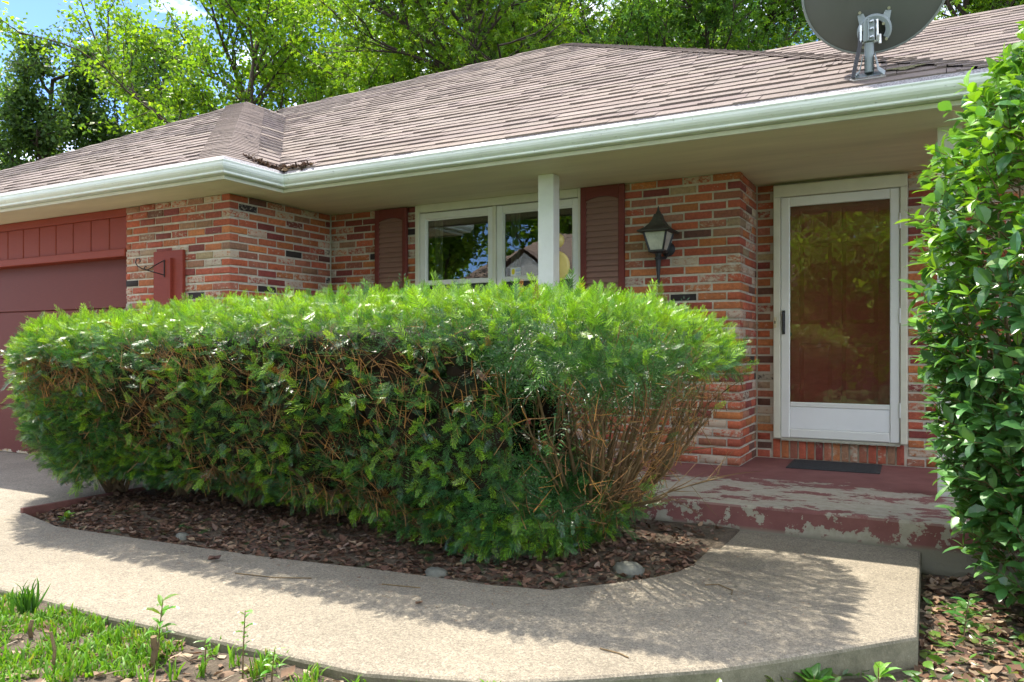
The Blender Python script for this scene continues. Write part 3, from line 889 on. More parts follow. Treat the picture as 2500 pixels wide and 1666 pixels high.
# --- front door, storm door
dy = 0.685
dr = MB()
dr.box(0.20, 1.12, dy + 0.012, dy + 0.05, 0.19, 2.215)
cols = ((0.345, 0.605), (0.675, 0.955)); rowz = ((0.30, 0.985), (1.14, 1.83), (1.92, 2.115))
xs = [0.2, cols[0][0], cols[0][1], cols[1][0], cols[1][1], 1.12]
for a, e in ((xs[0], xs[1]), (xs[2], xs[3]), (xs[4], xs[5])): dr.box(a, e, dy, dy + 0.012, 0.19, 2.215)
for a, e in ((xs[1], xs[2]), (xs[3], xs[4])):
    for z0, z1 in ((0.19, 0.30), (0.985, 1.14), (1.83, 1.92), (2.115, 2.215)): dr.box(a, e, dy + 0.0004, dy + 0.012, z0, z1)
door = part(dr, 'front_door', 'door')
for a, e in cols:
    for z0, z1 in rowz:
        q = 0.036; g = 0.006
        v = [(a + g, dy + 0.011, z0 + g), (e - g, dy + 0.011, z0 + g), (e - g, dy + 0.011, z1 - g), (a + g, dy + 0.011, z1 - g), (a + q, dy - 0.002, z0 + q), (e - q, dy - 0.002, z0 + q), (e - q, dy - 0.002, z1 - q), (a + q, dy - 0.002, z1 - q)]
        MB().add(v, [(4, 5, 6, 7), (0, 1, 5, 4), (1, 2, 6, 5), (2, 3, 7, 6), (3, 0, 4, 7)]).build('door_panel', M['door'], door)
MB().lathe([(0.002, -0.005), (0.028, -0.004), (0.028, 0.0)], 16, (0.262, dy - 0.05, 1.06), 'y').lathe([(0.012, -0.05), (0.014, 0.05)], 10, (0.262, dy - 0.02, 1.06), 'y').build('door_knob', M['black'], door)
cs = MB()
cs.cbox(DO[0], 0.2075, 0.566, 0.70, 0.182, 2.2165); cs.cbox(1.1155, DO[1], 0.566, 0.70, 0.182, 2.2165); cs.cbox(DO[0], DO[1], 0.562, 0.70, 2.217, 2.316)
cs.box(0.208, 1.115, 0.60, 0.76, 0.172, 0.186)
part(cs, 'door_casing', 'trim')
sd = MB(); y0 = 0.578
sd.cbox(0.2115, 0.282, y0, 0.612, 0.188, 2.213, 0.006); sd.cbox(1.041, 1.1115, y0, 0.612, 0.188, 2.213, 0.006)
sd.cbox(0.2822, 1.0408, y0 + 0.0006, 0.612, 2.134, 2.2128, 0.006); sd.cbox(0.2822, 1.0408, y0 + 0.0006, 0.612, 0.1885, 0.265, 0.008)
sd.cbox(0.2822, 1.0408, y0 + 0.003, 0.612, 0.448, 0.490, 0.006)
storm = part(sd, 'storm_door', 'storm')
MB().cbox(0.2825, 1.0405, y0 + 0.008, 0.610, 0.2655, 0.4475, 0.004).build('kick_panel', M['kick'], storm)
MB().box(0.2825, 1.0405, y0 + 0.013, y0 + 0.017, 0.490, 2.134).build('storm_glass', M['storm_glass'], storm)
h = MB().box(0.222, 0.246, y0 - 0.010, y0, 1.06, 1.26)
h.tube([(0.234, y0 - 0.008, 1.235), (0.234, y0 - 0.040, 1.232), (0.236, y0 - 0.046, 1.19), (0.236, y0 - 0.043, 1.09)], [0.009, 0.009, 0.010, 0.006], 8)
h.lathe([(0.012, -0.016), (0.012, 0.0)], 12, (0.234, y0 - 0.008, 1.16), 'y')
h.build('door_handle', M['black'], storm)
for z in (0.45, 1.20, 1.95):
    MB().tube([(1.1135, y0 - 0.006, z - 0.06), (1.1135, y0 - 0.006, z + 0.06)], 0.007, 8).build('hinge', M['storm'], storm)
bl = part(MB().cbox(0.158, 0.178, 0.552, 0.566, 1.115, 1.205, 0.003), 'door_bell', 'bell')
MB().cbox(0.163, 0.173, 0.549, 0.553, 1.15, 1.172, 0.001).build('bell_button', M['black'], bl)
MB().box(0.21, 1.11, 0.60, 0.76, 0.16, 0.1715).build('door_sill', M['steel'], house)

# --- porch posts
for x0, lab in ((-1.473, None), (1.37, None)):
    part(MB().box(x0, x0 + 0.138, -0.646, -0.529, 0.0, 2.3465), 'porch_post', 'white', bevel=0.004)

# --- garage opening
hd = part(MB().box(-12.4, XJ, -1.285, -1.20, 1.90, SOF - 0.003), 'garage_header', 'header')
x = XJ - 0.002
while x > -12.3:
    MB().cbox(x - 0.300, x - 0.004, -1.302, -1.286, 1.93, 2.265, 0.006).build('siding_panel', M['header'], hd); x -= 0.3048
MB().cbox(-12.4, XJ - 0.001, -1.325, -1.286, 2.262, SOF - 0.003, 0.004).build('header_trim', M['header'], hd)
MB().cbox(-12.4, XJ - 0.001, -1.345, -1.19, 1.858, 1.938, 0.006).build('header_trim', M['header'], hd)
gd = part(MB().box(-12.4, XJ + 0.03, -1.17, -1.14, -0.26, 1.95), 'garage_door', 'garage')
for z0, z1 in ((-0.258, 0.275), (0.281, 0.812), (0.818, 1.352), (1.358, 1.90)):
    MB().cbox(-12.3, XJ + 0.02, -1.20, -1.171, z0, z1, 0.006).build('door_section', M['garage'], gd)
part(MB().box(-12.4, -12.2, -1.336, -1.0, -0.45, SOF - 0.003), 'garage_far_jamb', 'header')
part(MB().box(-12.4, 7.0, 8.2, 8.3, -0.3, 2.4).box(-12.5, -12.4, -1.3, 8.2, -0.3, 2.4).box(7.0, 7.1, 0.7, 8.3, -0.3, 2.4), 'rear_wall', 'neigh_wall')

# ---------------------------------------------------------------- things on the house
# wall lantern
LX, LY = -0.617, -0.172
lan = empty('wall_lantern', (LX, LY, 1.46))
tag(lan, 'black iron coach lantern with frosted panes on the brick between shutter and door', 'lantern')
def sq(b_, rings):
    v = []
    for hw, z in rings: v += [(-hw, -hw, z), (hw, -hw, z), (hw, hw, z), (-hw, hw, z)]
    f = [(i * 4 + k2, i * 4 + (k2 + 1) % 4, (i + 1) * 4 + (k2 + 1) % 4, (i + 1) * 4 + k2) for i in range(len(rings) - 1) for k2 in range(4)]
    b_.add(v, f + [(3, 2, 1, 0), tuple(4 * (len(rings) - 1) + k2 for k2 in range(4))]); return b_
sq(MB(), [(0.126, 0.418), (0.136, 0.424), (0.136, 0.432), (0.118, 0.442), (0.088, 0.462), (0.062, 0.490), (0.042, 0.525), (0.031, 0.560), (0.027, 0.572)]).build('cap', M['lantern_top'], lan)
MB().lathe([(0.018, 0.570), (0.024, 0.574), (0.020, 0.586), (0.011, 0.60), (0.006, 0.625), (0.001, 0.642)], 12).build('finial', M['lantern_top'], lan)
fr_ = MB(); tw, bw, zt_, zb_ = 0.094, 0.056, 0.418, 0.272
for sx_, sy_ in ((-1, -1), (1, -1), (1, 1), (-1, 1)): fr_.tube([(sx_ * bw, sy_ * bw, zb_), (sx_ * tw, sy_ * tw, zt_)], 0.009, 4)
sq(fr_, [(0.050, 0.255), (0.064, 0.262), (0.064, 0.276), (0.05, 0.279)])
fr_.build('lantern_frame', M['black'], lan)
for a in range(4):
    ca, sa = math.cos(a * math.pi / 2), math.sin(a * math.pi / 2); rot = lambda x, y, z: (x * ca - y * sa, x * sa + y * ca, z)
    MB().add([rot(-bw + .006, -bw + .003, zb_), rot(bw - .006, -bw + .003, zb_), rot(tw - .006, -tw + .003, zt_), rot(-tw + .006, -tw + .003, zt_)], [(0, 1, 2, 3)]).build('lantern_pane', M['lantern_glass'], lan)
MB().lathe([(0.030, 0.255), (0.026, 0.240), (0.021, 0.222), (0.030, 0.216), (0.032, 0.208), (0.024, 0.202), (0.022, 0.19), (0.013, 0.075), (0.011, 0.05), (0.018, 0.046), (0.018, 0.040), (0.009, 0.034), (0.013, 0.018), (0.010, 0.006), (0.002, 0.0)], 14).build('tail', M['black'], lan, smooth=False)
arm = MB().tube([(0.0, 0.01, 0.235), (0.012, 0.05, 0.215), (0.024, 0.10, 0.225), (0.032, 0.15, 0.27)], [0.014, 0.013, 0.014, 0.016], 10)
arm.lathe([(0.058, 0.168), (0.060, 0.160), (0.048, 0.148), (0.02, 0.142)], 18, (0.032, 0, 0.30), 'y')
arm.build('wall_arm', M['black'], lan)

# hook board on the garage pier
hb = empty('hook_board', (-5.05, YG, 0.75))
tag(hb, 'red board with a scrolled iron hook fixed on the brick beside the garage', 'hook board')
MB().cbox(-0.207, 0.211, -0.034, -0.002, 0.0, 1.118, 0.003).build('board', M['board'], hb)
MB().cbox(-0.05, 0.069, -0.060, -0.0342, 0.561, 1.044, 0.003).build('cleat', M['board'], hb)
hk = MB()
hk.tube([(-0.01, -0.064, 0.865), (-0.01, -0.064, 1.03)], 0.006, 6)
hk.tube([(-0.01, -0.064, 0.885), (-0.01, -0.16, 0.90), (-0.01, -0.30, 0.925), (-0.01, -0.345, 0.945), (-0.01, -0.365, 0.975), (-0.01, -0.355, 1.01), (-0.01, -0.325, 1.015), (-0.01, -0.315, 0.99), (-0.01, -0.33, 0.98)], 0.005, 6)
hk.tube([(-0.01, -0.064, 1.025), (-0.01, -0.15, 0.975), (-0.01, -0.235, 0.92), (-0.01, -0.26, 0.915), (-0.01, -0.275, 0.93), (-0.01, -0.265, 0.95), (-0.01, -0.25, 0.945)], 0.005, 6)
hk.build('scroll_hook', M['black'], hb)

# brass ornament on the back of the porch post
orn = empty('brass_ornament', (-1.33, -0.5, 1.45))
tag(orn, 'yellow brass double-disc ornament hung behind the porch post before the window', 'ornament')
MB().lathe([(0.002, -0.014), (0.11, -0.012), (0.122, -0.004), (0.125, 0.004), (0.11, 0.008)], 28, (-0.055, 0, 0.165), 'y').build('large_disc', M['cream_disc'], orn)
MB().lathe([(0.112, -0.0135), (0.126, -0.006), (0.129, 0.004)], 28, (-0.055, 0, 0.165), 'y').build('disc_rim', M['brass'], orn)
MB().lathe([(0.003, -0.04), (0.03, -0.034), (0.055, -0.014), (0.060, 0.0)], 22, (-0.034, 0, 0.375), 'y').build('small_dome', M['brass'], orn)
MB().tube([(-0.05, 0.005, 0.06), (-0.05, 0.005, 0.62)], 0.006, 6).tube([(-0.05, 0.005, 0.6), (-0.05, -0.03, 0.6)], 0.006, 6).build('hanger_rod', M['brass'], orn)

# doormat
mt = empty('doormat', (0.655, 0.36, 0.0)); mt.rotation_euler = (0, 0, R(1.5))
tag(mt, 'black rubber doormat lying on the porch at the front door', 'doormat')
MB().box(-0.335, 0.335, -0.25, 0.235, 0.002, 0.010).build('mat_base', M['rubber'], mt, bevel=0.003)
mb = MB()
for i in range(24): mb.box(-0.31, 0.31, -0.225 + i * 0.0185, -0.225 + i * 0.0185 + 0.010, 0.0102, 0.013)
mb.build('mat_ribs', M['rubber'], mt)

# satellite dish
DB_ = Vector((1.0, -1.02, zm(-1.02) + 0.012))
dish = empty('satellite_dish', DB_)
tag(dish, 'grey satellite dish on a short mast standing on the shingle roof', 'satellite dish')
e_ = R(24); ex = Vector((1, 0.05, 0)).normalized(); nn = Vector((-0.05, math.cos(e_), math.sin(e_))).normalized(); ey = nn.cross(ex); ey = -ey if ey.z < 0 else ey
dc = Vector((0.025, 0.05, 0.58))
def dpt(r_, ph, off=0.0): return dc + ex * (0.425 * r_ * math.cos(ph)) + ey * (0.41 * r_ * math.sin(ph)) + nn * (0.075 * (r_ * r_ - 1) + off)
rings = [0.001, 0.15, 0.3, 0.45, 0.6, 0.75, 0.88, 0.97]; nseg = 56
v = [tuple(dpt(r_, 2 * math.pi * k2 / nseg)) for r_ in rings for k2 in range(nseg)] + [tuple(dpt(r_, 2 * math.pi * k2 / nseg, 0.012)) for r_ in rings for k2 in range(nseg)]
nr = len(rings)
f = [(i * nseg + k2, i * nseg + (k2 + 1) % nseg, (i + 1) * nseg + (k2 + 1) % nseg, (i + 1) * nseg + k2) for i in range(nr - 1) for k2 in range(nseg)]
f += [tuple(q + nr * nseg for q in reversed(fc)) for fc in f]
MB().add(v, f).build('reflector', M['dish'], dish, smooth=True)
ring = [(0.965, -0.004), (0.985, -0.010), (1.0, -0.004), (1.0, 0.012), (0.965, 0.016)]
v = [tuple(dpt(r_, 2 * math.pi * k2 / nseg, o)) for r_, o in ring for k2 in range(nseg)]
MB().add(v, [(i * nseg + k2, i * nseg + (k2 + 1) % nseg, (i + 1) * nseg + (k2 + 1) % nseg, (i + 1) * nseg + k2) for i in range(len(ring) - 1) for k2 in range(nseg)]).build('rim', M['dish_rim'], dish, smooth=True)
# horseshoe bracket on the back
bc = dc - ey * 0.265 + nn * -0.055; bo = -nn
def bp(x_, y_, d_): return tuple(bc + ex * x_ + ey * y_ + bo * d_)
hsb = MB(); na = 26; v = []
for i in range(na + 1):
    a = R(-35 + 250 * i / na); c_, s_ = math.cos(a), math.sin(a)
    v += [bp(0.100 * c_, 0.100 * s_, -0.012), bp(0.098 * c_, 0.098 * s_, 0.030), bp(0.088 * c_, 0.088 * s_, 0.038), bp(0.066 * c_, 0.066 * s_, 0.038), bp(0.062 * c_, 0.062 * s_, 0.030), bp(0.062 * c_, 0.062 * s_, -0.01)]
hsb.add(v, [(i * 6 + k2, i * 6 + k2 + 1, (i + 1) * 6 + k2 + 1, (i + 1) * 6 + k2) for i in range(na) for k2 in range(5)])
for s_ in (-1, 1):
    hsb.add([bp(s_ * 0.045, 0.075, 0.028), bp(s_ * 0.085, 0.045, 0.028), bp(s_ * 0.100, 0.122, -0.004), bp(s_ * 0.072, 0.130, -0.004), bp(s_ * 0.045, 0.075, -0.01), bp(s_ * 0.085, 0.045, -0.01), bp(s_ * 0.100, 0.122, -0.016), bp(s_ * 0.072, 0.130, -0.016)],
            [(0, 1, 2, 3), (1, 5, 6, 2), (2, 6, 7, 3), (3, 7, 4, 0)])
bracket = hsb.build('bracket', M['mast'], dish)
MB().add([bp(0.066 * math.cos(2 * math.pi * i / 24), 0.066 * math.sin(2 * math.pi * i / 24), 0.004) for i in range(24)], [tuple(range(24))]).build('bracket_well', M['black'], dish)
for x_, y_, d_ in ((-0.082, 0.118, 0.004), (0.082, 0.118, 0.004), (0.052, 0.035, 0.03), (-0.060, 0.012, 0.03), (-0.062, -0.085, 0.05), (0.068, -0.055, 0.06)):
    p0, p1 = Vector(bp(x_, y_, d_)), Vector(bp(x_, y_, d_ + 0.014))
    MB().tube([p0, p1], 0.0095, 6).build('bolt', M['steel'], dish)
mast = MB().tube([(0.0, 0.0, 0.02), (0.0, -0.002, 0.18), (0.0, -0.004, 0.20)], 0.027, 16)
mast.build('mast', M['mast'], dish, smooth=False)
MB().box(-0.031, 0.031, -0.034, 0.030, 0.205, 0.335).box(-0.004, 0.004, -0.048, -0.034, 0.205, 0.34).build('mast_clamp', M['mast'], dish, bevel=0.003)
for z in (0.225, 0.275, 0.32): MB().tube([(0.0, -0.034, z), (0.028, -0.052, z)], 0.007, 6).build('clamp_bolt', M['steel'], dish)
yk = MB().tube([(-0.045, -0.02, 0.20), (-0.045, -0.03, 0.31)], 0.007, 6).tube([(0.048, -0.02, 0.20), (0.046, -0.03, 0.33)], 0.008, 6).tube([(-0.06, -0.01, 0.205), (0.065, -0.01, 0.205)], 0.008, 6).tube([(0.062, -0.03, 0.18), (0.062, -0.03, 0.235)], 0.009, 8)
yk.build('adjusting_yoke', M['steel'], dish)
sl = Vector((0, 1, P1)).normalized(); nu = Vector((0, -P1, 1)).normalized()
ft = MB()
def rp(x_, s_, h_): return tuple(Vector((x_, 0, 0)) + sl * s_ + nu * h_)
ft.add([rp(-0.085, -0.07, 0.006), rp(0.085, -0.07, 0.006), rp(0.085, 0.07, 0.006), rp(-0.085, 0.07, 0.006), rp(-0.085, -0.07, 0.0), rp(0.085, -0.07, 0.0), rp(0.085, 0.07, 0.0), rp(-0.085, 0.07, 0.0)], [(0, 1, 2, 3), (4, 5, 1, 0), (5, 6, 2, 1), (6, 7, 3, 2), (7, 4, 0, 3)])
for s_ in (-1, 1):
    q = [(s_ * 0.085, -0.06, 0.006), (s_ * 0.050, -0.05, 0.04), (s_ * 0.033, -0.04, 0.13), (s_ * 0.031, 0.02, 0.135), (s_ * 0.05, 0.05, 0.04), (s_ * 0.085, 0.06, 0.006)]
    v = [tuple(Vector((x_, y_, z_ + P1 * y_ * 0.9))) for x_, y_, z_ in q]
    v2 = [(x_ + 0.004 * s_, y_, z_) for x_, y_, z_ in v]
    ft.add(v + v2, [(0, 1, 4, 5), (1, 2, 3, 4), (6, 7, 10, 11), (7, 8, 9, 10)] + [(i, i + 1, 7 + i, 6 + i) for i in range(5)])
ft.build('foot', M['mast'], dish)
for x_, s_ in ((-0.07, -0.058), (0.07, -0.058), (0.0, -0.055), (0.07, 0.055), (-0.07, 0.055)): MB().tube([rp(x_, s_, 0.006), rp(x_, s_, 0.014)], 0.008, 6).build('lag_bolt', M['steel'], dish)
MB().tube([tuple(dc - ey * 0.40 + nn * 0.02), tuple(dc - ey * 0.36 + nn * 0.30), tuple(dc - ey * 0.18 + nn * 0.52)], 0.018, 8).build('feed_arm', M['mast'], dish)
lb = MB(); c0 = dc - ey * 0.16 + nn * 0.54; lb.box(c0.x - 0.10, c0.x + 0.10, c0.y - 0.03, c0.y + 0.05, c0.z - 0.035, c0.z + 0.045); lb.build('receiver_head', M['mast'], dish, bevel=0.01)
cb = MB()
for k2, dx in enumerate((-0.046, -0.038, -0.054)):
    cb.tube([(dx, -0.01, 0.28), (dx - 0.004, -0.03, 0.18), (dx - 0.02, -0.045, 0.10), (dx - 0.04, -0.07, 0.0 - 0.02)], 0.0048, 6)
cb.build('black_cable', M['cable'], dish)
MB().tube([rp(-0.088, -0.03, 0.02), rp(-0.098, -0.085, 0.012), rp(-0.075, -0.115, 0.010), rp(0.0, -0.118, 0.010), rp(0.05, -0.12, 0.010), rp(0.10, -0.115, 0.010)], 0.006, 6).build('grey_cable', M['cable_grey'], dish)
mo = MB(); nm = 20; v = []
for i in range(nm):
    a = 2 * math.pi * i / nm; r_ = 0.8 + 0.3 * math.sin(3 * a) + 0.15 * math.sin(7 * a + 1); v.append(tuple(DB_ + Vector((0.20 + 0.11 * r_ * math.cos(a), 0, 0)) + sl * (0.045 + 0.05 * r_ * math.sin(a)) + nu * 0.009))
mo.add(v, [tuple(range(nm))]); tag(mo.build('lichen', M['moss'], roof), kind='stuff')

# ---------------------------------------------------------------- leaf templates
LEAFV = np.array([(0, 0, 0), (-0.16, 0.22, 0.045), (0, 0.25, 0.0), (0.16, 0.22, 0.045), (-0.24, 0.5, 0.06), (0, 0.52, 0.01), (0.24, 0.5, 0.06), (-0.15, 0.78, 0.02), (0, 0.8, -0.015), (0.15, 0.78, 0.02), (0, 1.0, -0.07)], dtype=float)
LEAFT = np.array([(0, 2, 1), (0, 3, 2), (1, 2, 5), (1, 5, 4), (2, 3, 6), (2, 6, 5), (4, 5, 8), (4, 8, 7), (5, 6, 9), (5, 9, 8), (7, 8, 10), (8, 9, 10)])
def star_leaf():
    v = [(0, 0.35, 0)]; t = []
    for k2, a in enumerate((-105, -50, 0, 50, 105)):
        a = R(a); l = 0.65 if k2 == 2 else 0.55; d = np.array([math.sin(a), math.cos(a)]); p = np.array([d[1], -d[0]])
        b0 = len(v)
        for q in (d * 0.10 - p * 0.13, d * 0.10 + p * 0.13, d * l): v.append((q[0], 0.35 + q[1], -0.10 * (np.linalg.norm(q) > 0.4)))
        t += [(b0, b0 + 1, b0 + 2)]
    t += [(0, 1, 4), (0, 4, 7), (0, 7, 10), (0, 10, 13), (0, 13, 1)]
    return np.array(v, dtype=float), np.array(t)
STARV, START = star_leaf()
OVALV = np.array([(0, 0, 0), (-0.22, 0.45, 0.03), (0.22, 0.45, 0.03), (0, 1, -0.06)], dtype=float); OVALT = np.array([(0, 2, 1), (1, 2, 3)])
DEADV = np.array([(0, 0, 0.02), (-0.30, 0.30, 0.13), (0, 0.4, 0.0), (0.34, 0.28, 0.16), (-0.25, 0.72, 0.10), (0.02, 0.8, 0.02), (0.28, 0.74, 0.06), (0, 1.05, 0.16)], dtype=float)
DEADT = np.array([(0, 2, 1), (0, 3, 2), (1, 2, 5), (1, 5, 4), (2, 3, 6), (2, 6, 5), (4, 5, 7), (5, 6, 7)])
def spread(n, lo, hi): return rng.uniform(lo, hi, n)
def colours(n, pal, wts, jit=0.12):
    pal = np.array(pal, dtype=float); i = rng.choice(len(pal), n, p=np.array(wts) / sum(wts))
    return pal[i] * rng.uniform(1 - jit, 1 + jit, (n, 1)) * rng.uniform(0.95, 1.05, (n, 3))

# ---------------------------------------------------------------- yew hedge
hedge = empty('yew_hedge', (-2.4, -2.14, -0.2)); HO = np.array([-2.4, -2.14, -0.2])
tag(hedge, 'long clipped yew hedge with brown bare patches in front of the house', 'hedge')
HC = np.array([-2.35, -2.45, 0.50]); HR = np.array([2.82, 0.86, 0.705])
def hf(p): return np.abs(p[:, 0]) ** 7 + np.abs(p[:, 1]) ** 6.0 + np.abs(p[:, 2]) ** 5.0
def hedge_surface(n, seed, faces=(1.0, 0.25, 1.0, 1.3, 1.3)):
    """points, normals on the clipped form: faces = weight of front, back, top, left end, right end"""
    r = np.random.default_rng(seed)
    area = np.array([HR[0] * HR[2], HR[0] * HR[2], HR[0] * HR[1], HR[1] * HR[2], HR[1] * HR[2]]) * faces
    fi = r.choice(5, n, p=area / area.sum()); a, b_ = r.uniform(-1, 1, n), r.uniform(-1, 1, n)
    d = np.zeros((n, 3))
    for i, (ax, sg) in enumerate(((1, -1), (1, 1), (2, 1), (0, -1), (0, 1))):
        m = fi == i; o = [q for q in (0, 1, 2) if q != ax]; d[m, ax] = sg; d[m, o[0]] = a[m]; d[m, o[1]] = b_[m]
    lo, hi = np.full(n, 0.3), np.full(n, 1.2)
    for _ in range(18):
        mid = (lo + hi) / 2; ins = hf(d * mid[:, None]) < 1; lo = np.where(ins, mid, lo); hi = np.where(ins, hi, mid)
    p = d * lo[:, None]
    g = np.stack([7 * np.abs(p[:, 0]) ** 6 * np.sign(p[:, 0]) / HR[0], 6 * np.abs(p[:, 1]) ** 5 * np.sign(p[:, 1]) / HR[1], 5 * np.abs(p[:, 2]) ** 4 * np.sign(p[:, 2]) / HR[2]], 1)
    return HC + p * HR, unit(g)
def hedge_warp(P):
    P = P.copy(); x, z = P[:, 0], P[:, 2]
    lowr = np.clip((0.82 - z) / 0.9, 0, 1)
    tr_ = np.clip((x + 1.2) / 1.5, 0, 1); P[:, 0] -= 0.62 * lowr * tr_ ** 1.5 * (x > -1.2)
    tl = np.clip((-3.6 - x) / 1.6, 0, 1); P[:, 0] += 0.26 * np.clip((0.30 - z) / 0.5, 0, 1) * tl
    P[:, 2] -= 0.13 * np.clip((-2.6 - x) / 2.4, 0, 1) * np.clip((z - 0.2) / 0.9, 0, 1)
    fl = np.clip((HC[1] - P[:, 1]) / HR[1], 0, 1)
    P[:, 0] += 0.90 * np.clip((-3.4 - x) / 1.8, 0, 1) * fl ** 1.5
    frontness = np.clip((HC[1] - P[:, 1]) / 0.45, 0, 1)
    bulge = np.clip(1 - np.abs(x + 0.75) / 0.9, 0, 1)
    P[:, 1] += (0.70 - 0.30 * bulge) * np.clip((x + 5.1) / 1.3, 0.15, 1) * np.clip((0.92 - z) / 1.05, 0, 1) ** 1.15 * frontness
    und = np.clip((0.25 - z) / 0.4, 0, 1) * np.clip((-1.3 - x) / 0.8, 0, 1) * np.clip((x + 4.6) / 0.6, 0, 1)
    P[:, 2] += 0.09 * und
    nz_ = vnoise(P, 2.3, 5) * 0.035 + vnoise(P, 6.0, 6) * 0.02
    P[:, 1] -= nz_ * np.where(P[:, 1] < HC[1], 1, -1); P[:, 2] += 0.6 * nz_ * (z > 0.6)
    return P
PATCH = [(-2.51, 0.93, 0.30, 0.13), (-3.88, 0.76, 0.34, 0.15), (-2.88, 0.72, 0.22, 0.12), (-2.0, 0.66, 0.25, 0.13), (-0.95, 0.87, 0.26, 0.11), (-1.45, 0.93, 0.22, 0.08), (-1.56, 0.42, 0.22, 0.12), (-2.28, 0.38, 0.2, 0.12),
         (-3.27, 0.45, 0.2, 0.16), (-1.04, 0.58, 0.2, 0.12), (-1.85, 0.10, 0.3, 0.12), (-1.35, 0.16, 0.22, 0.13), (-2.75, 0.18, 0.25, 0.12), (-0.6, 0.72, 0.15, 0.09)]
def bareness(P):
    b_ = np.zeros(len(P))
    for x, z, a, c_ in PATCH: b_ = np.maximum(b_, np.exp(-(((P[:, 0] - x) / a) ** 2 + ((P[:, 2] - z) / c_) ** 2) * 1.1))
    b_ += 0.55 * np.clip(vnoise(P * [1, 0.3, 1.4], 4.2, 9), 0, 1) * (P[:, 2] < 1.0)
    b_ *= np.clip((1.09 - P[:, 2]) / 0.12, 0, 1)
    side = np.clip((P[:, 0] + 0.42) / 0.22, 0, 1) * np.clip((0.86 - P[:, 2]) / 0.12, 0, 1)
    low = np.clip((0.22 - P[:, 2]) / 0.12, 0, 1)
    return np.clip(np.maximum(b_, side * (0.96 - 0.3 * low)), 0, 1)
SHD = {}
def sprig_template(seed, npair=9, spread_=0.95):
    r = np.random.default_rng(seed); v = []; t = []; sh = []
    for i in range(npair):
        y = 0.10 + 0.86 * i / (npair - 1); ln = 0.40 * (1 - 0.45 * (i / (npair - 1)) ** 2) * r.uniform(0.85, 1.15)
        for s in (-1, 1):
            a = spread_ * r.uniform(0.8, 1.1) * (1 - 0.4 * i / npair); d = np.array([s * math.sin(a), math.cos(a), r.uniform(-0.05, 0.30)]); d /= np.linalg.norm(d)
            p = np.array([0, y, 0.02 * math.sin(3 * y)]); w_ = np.cross(d, [0, 0, 1]); w_ /= np.linalg.norm(w_); w_ *= 0.0185
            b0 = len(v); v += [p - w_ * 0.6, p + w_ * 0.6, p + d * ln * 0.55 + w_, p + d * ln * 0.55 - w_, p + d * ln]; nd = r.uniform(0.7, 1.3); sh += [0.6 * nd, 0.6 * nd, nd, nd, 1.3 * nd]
            t += [(b0, b0 + 1, b0 + 2), (b0, b0 + 2, b0 + 3), (b0 + 3, b0 + 2, b0 + 4)] if npair > 8 else [(b0 + 3, b0 + 2, b0 + 4)]
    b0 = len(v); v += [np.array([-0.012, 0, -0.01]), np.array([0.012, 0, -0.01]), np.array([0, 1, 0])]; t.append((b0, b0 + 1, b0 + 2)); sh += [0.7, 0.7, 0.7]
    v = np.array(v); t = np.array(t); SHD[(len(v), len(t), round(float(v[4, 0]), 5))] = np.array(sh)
    return v, t
SPR = [sprig_template(i, 10) for i in range(4)] + [sprig_template(10 + i, 8) for i in range(3)]
NEW = [(0.210, 0.400, 0.022), (0.28, 0.48, 0.030), (0.15, 0.33, 0.024)]
OLD = [(0.046, 0.150, 0.038), (0.064, 0.195, 0.044), (0.034, 0.118, 0.044), (0.092, 0.235, 0.042)]
DEADC = [(0.26, 0.11, 0.028), (0.20, 0.10, 0.035)]
parts = []
def sprigs(n, seed, depth, size, newtop, newfront, tmpl, keep_bare=0.13, faces=(1.0, 0.22, 0.8, 1.5, 1.5)):
    P, N = hedge_surface(n, seed, faces); r = np.random.default_rng(seed + 50)
    P = hedge_warp(P); ok = P[:, 2] > -0.13
    bare = bareness(P)
    ok &= r.uniform(size=n) > bare * (1 - keep_bare)
    ok &= ~((P[:, 0] > -0.40) & (P[:, 2] < 0.82) & (P[:, 2] > 0.12) & (r.uniform(size=n) < 0.93))
    P, N, bare = P[ok], N[ok], bare[ok]; n = len(P)
    dd = r.uniform(depth[0], depth[1], n); P = P - N * dd[:, None]
    d = N * r.uniform(0.35, 1.1, (n, 1)) + r.normal(size=(n, 3)) * 0.55; d[:, 2] += np.where(N[:, 2] > 0.5, r.uniform(-0.5, 0.35, n), r.uniform(-0.35, 0.45, n))
    up = N * 0.7 + r.normal(size=(n, 3)) * 0.35; up[:, 2] += 0.7
    F = frames(d, up); s = r.uniform(size[0], size[1], n)
    long_ = r.uniform(size=n) < 0.03; s[long_] *= 1.7
    clump = vnoise(P, 7.0, 21) * 0.5 + 0.5
    topness = np.clip((N[:, 2] - 0.25) / 0.4, 0, 1) * np.clip((P[:, 2] - 0.75) / 0.3, 0, 1)
    topness = np.maximum(topness, np.clip((P[:, 2] - 1.00) / 0.16, 0, 1))
    pn = topness * newtop + (1 - topness) * newfront * (0.3 + 1.4 * clump)
    isn = r.uniform(size=n) < pn
    global rng
    cn = colours(n, NEW, (4, 3, 3), 0.2); co = colours(n, OLD, (3, 3, 3, 2), 0.25); cd = colours(n, DEADC, (1, 1), 0.25)
    col = np.where(isn[:, None], cn, co)
    dead = r.uniform(size=n) < (0.012 + 0.16 * bare * (P[:, 2] > 0.3)); col = np.where(dead[:, None], cd, col)
    for k2 in range(len(tmpl)):
        m = np.arange(n) % len(tmpl) == k2
        tv, tt = tmpl[k2]
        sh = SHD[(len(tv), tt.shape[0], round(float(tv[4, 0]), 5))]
        parts.append(scatter(tv, tt, F[m] * s[m][:, None, None], P[m] - HO, col[m], sh))
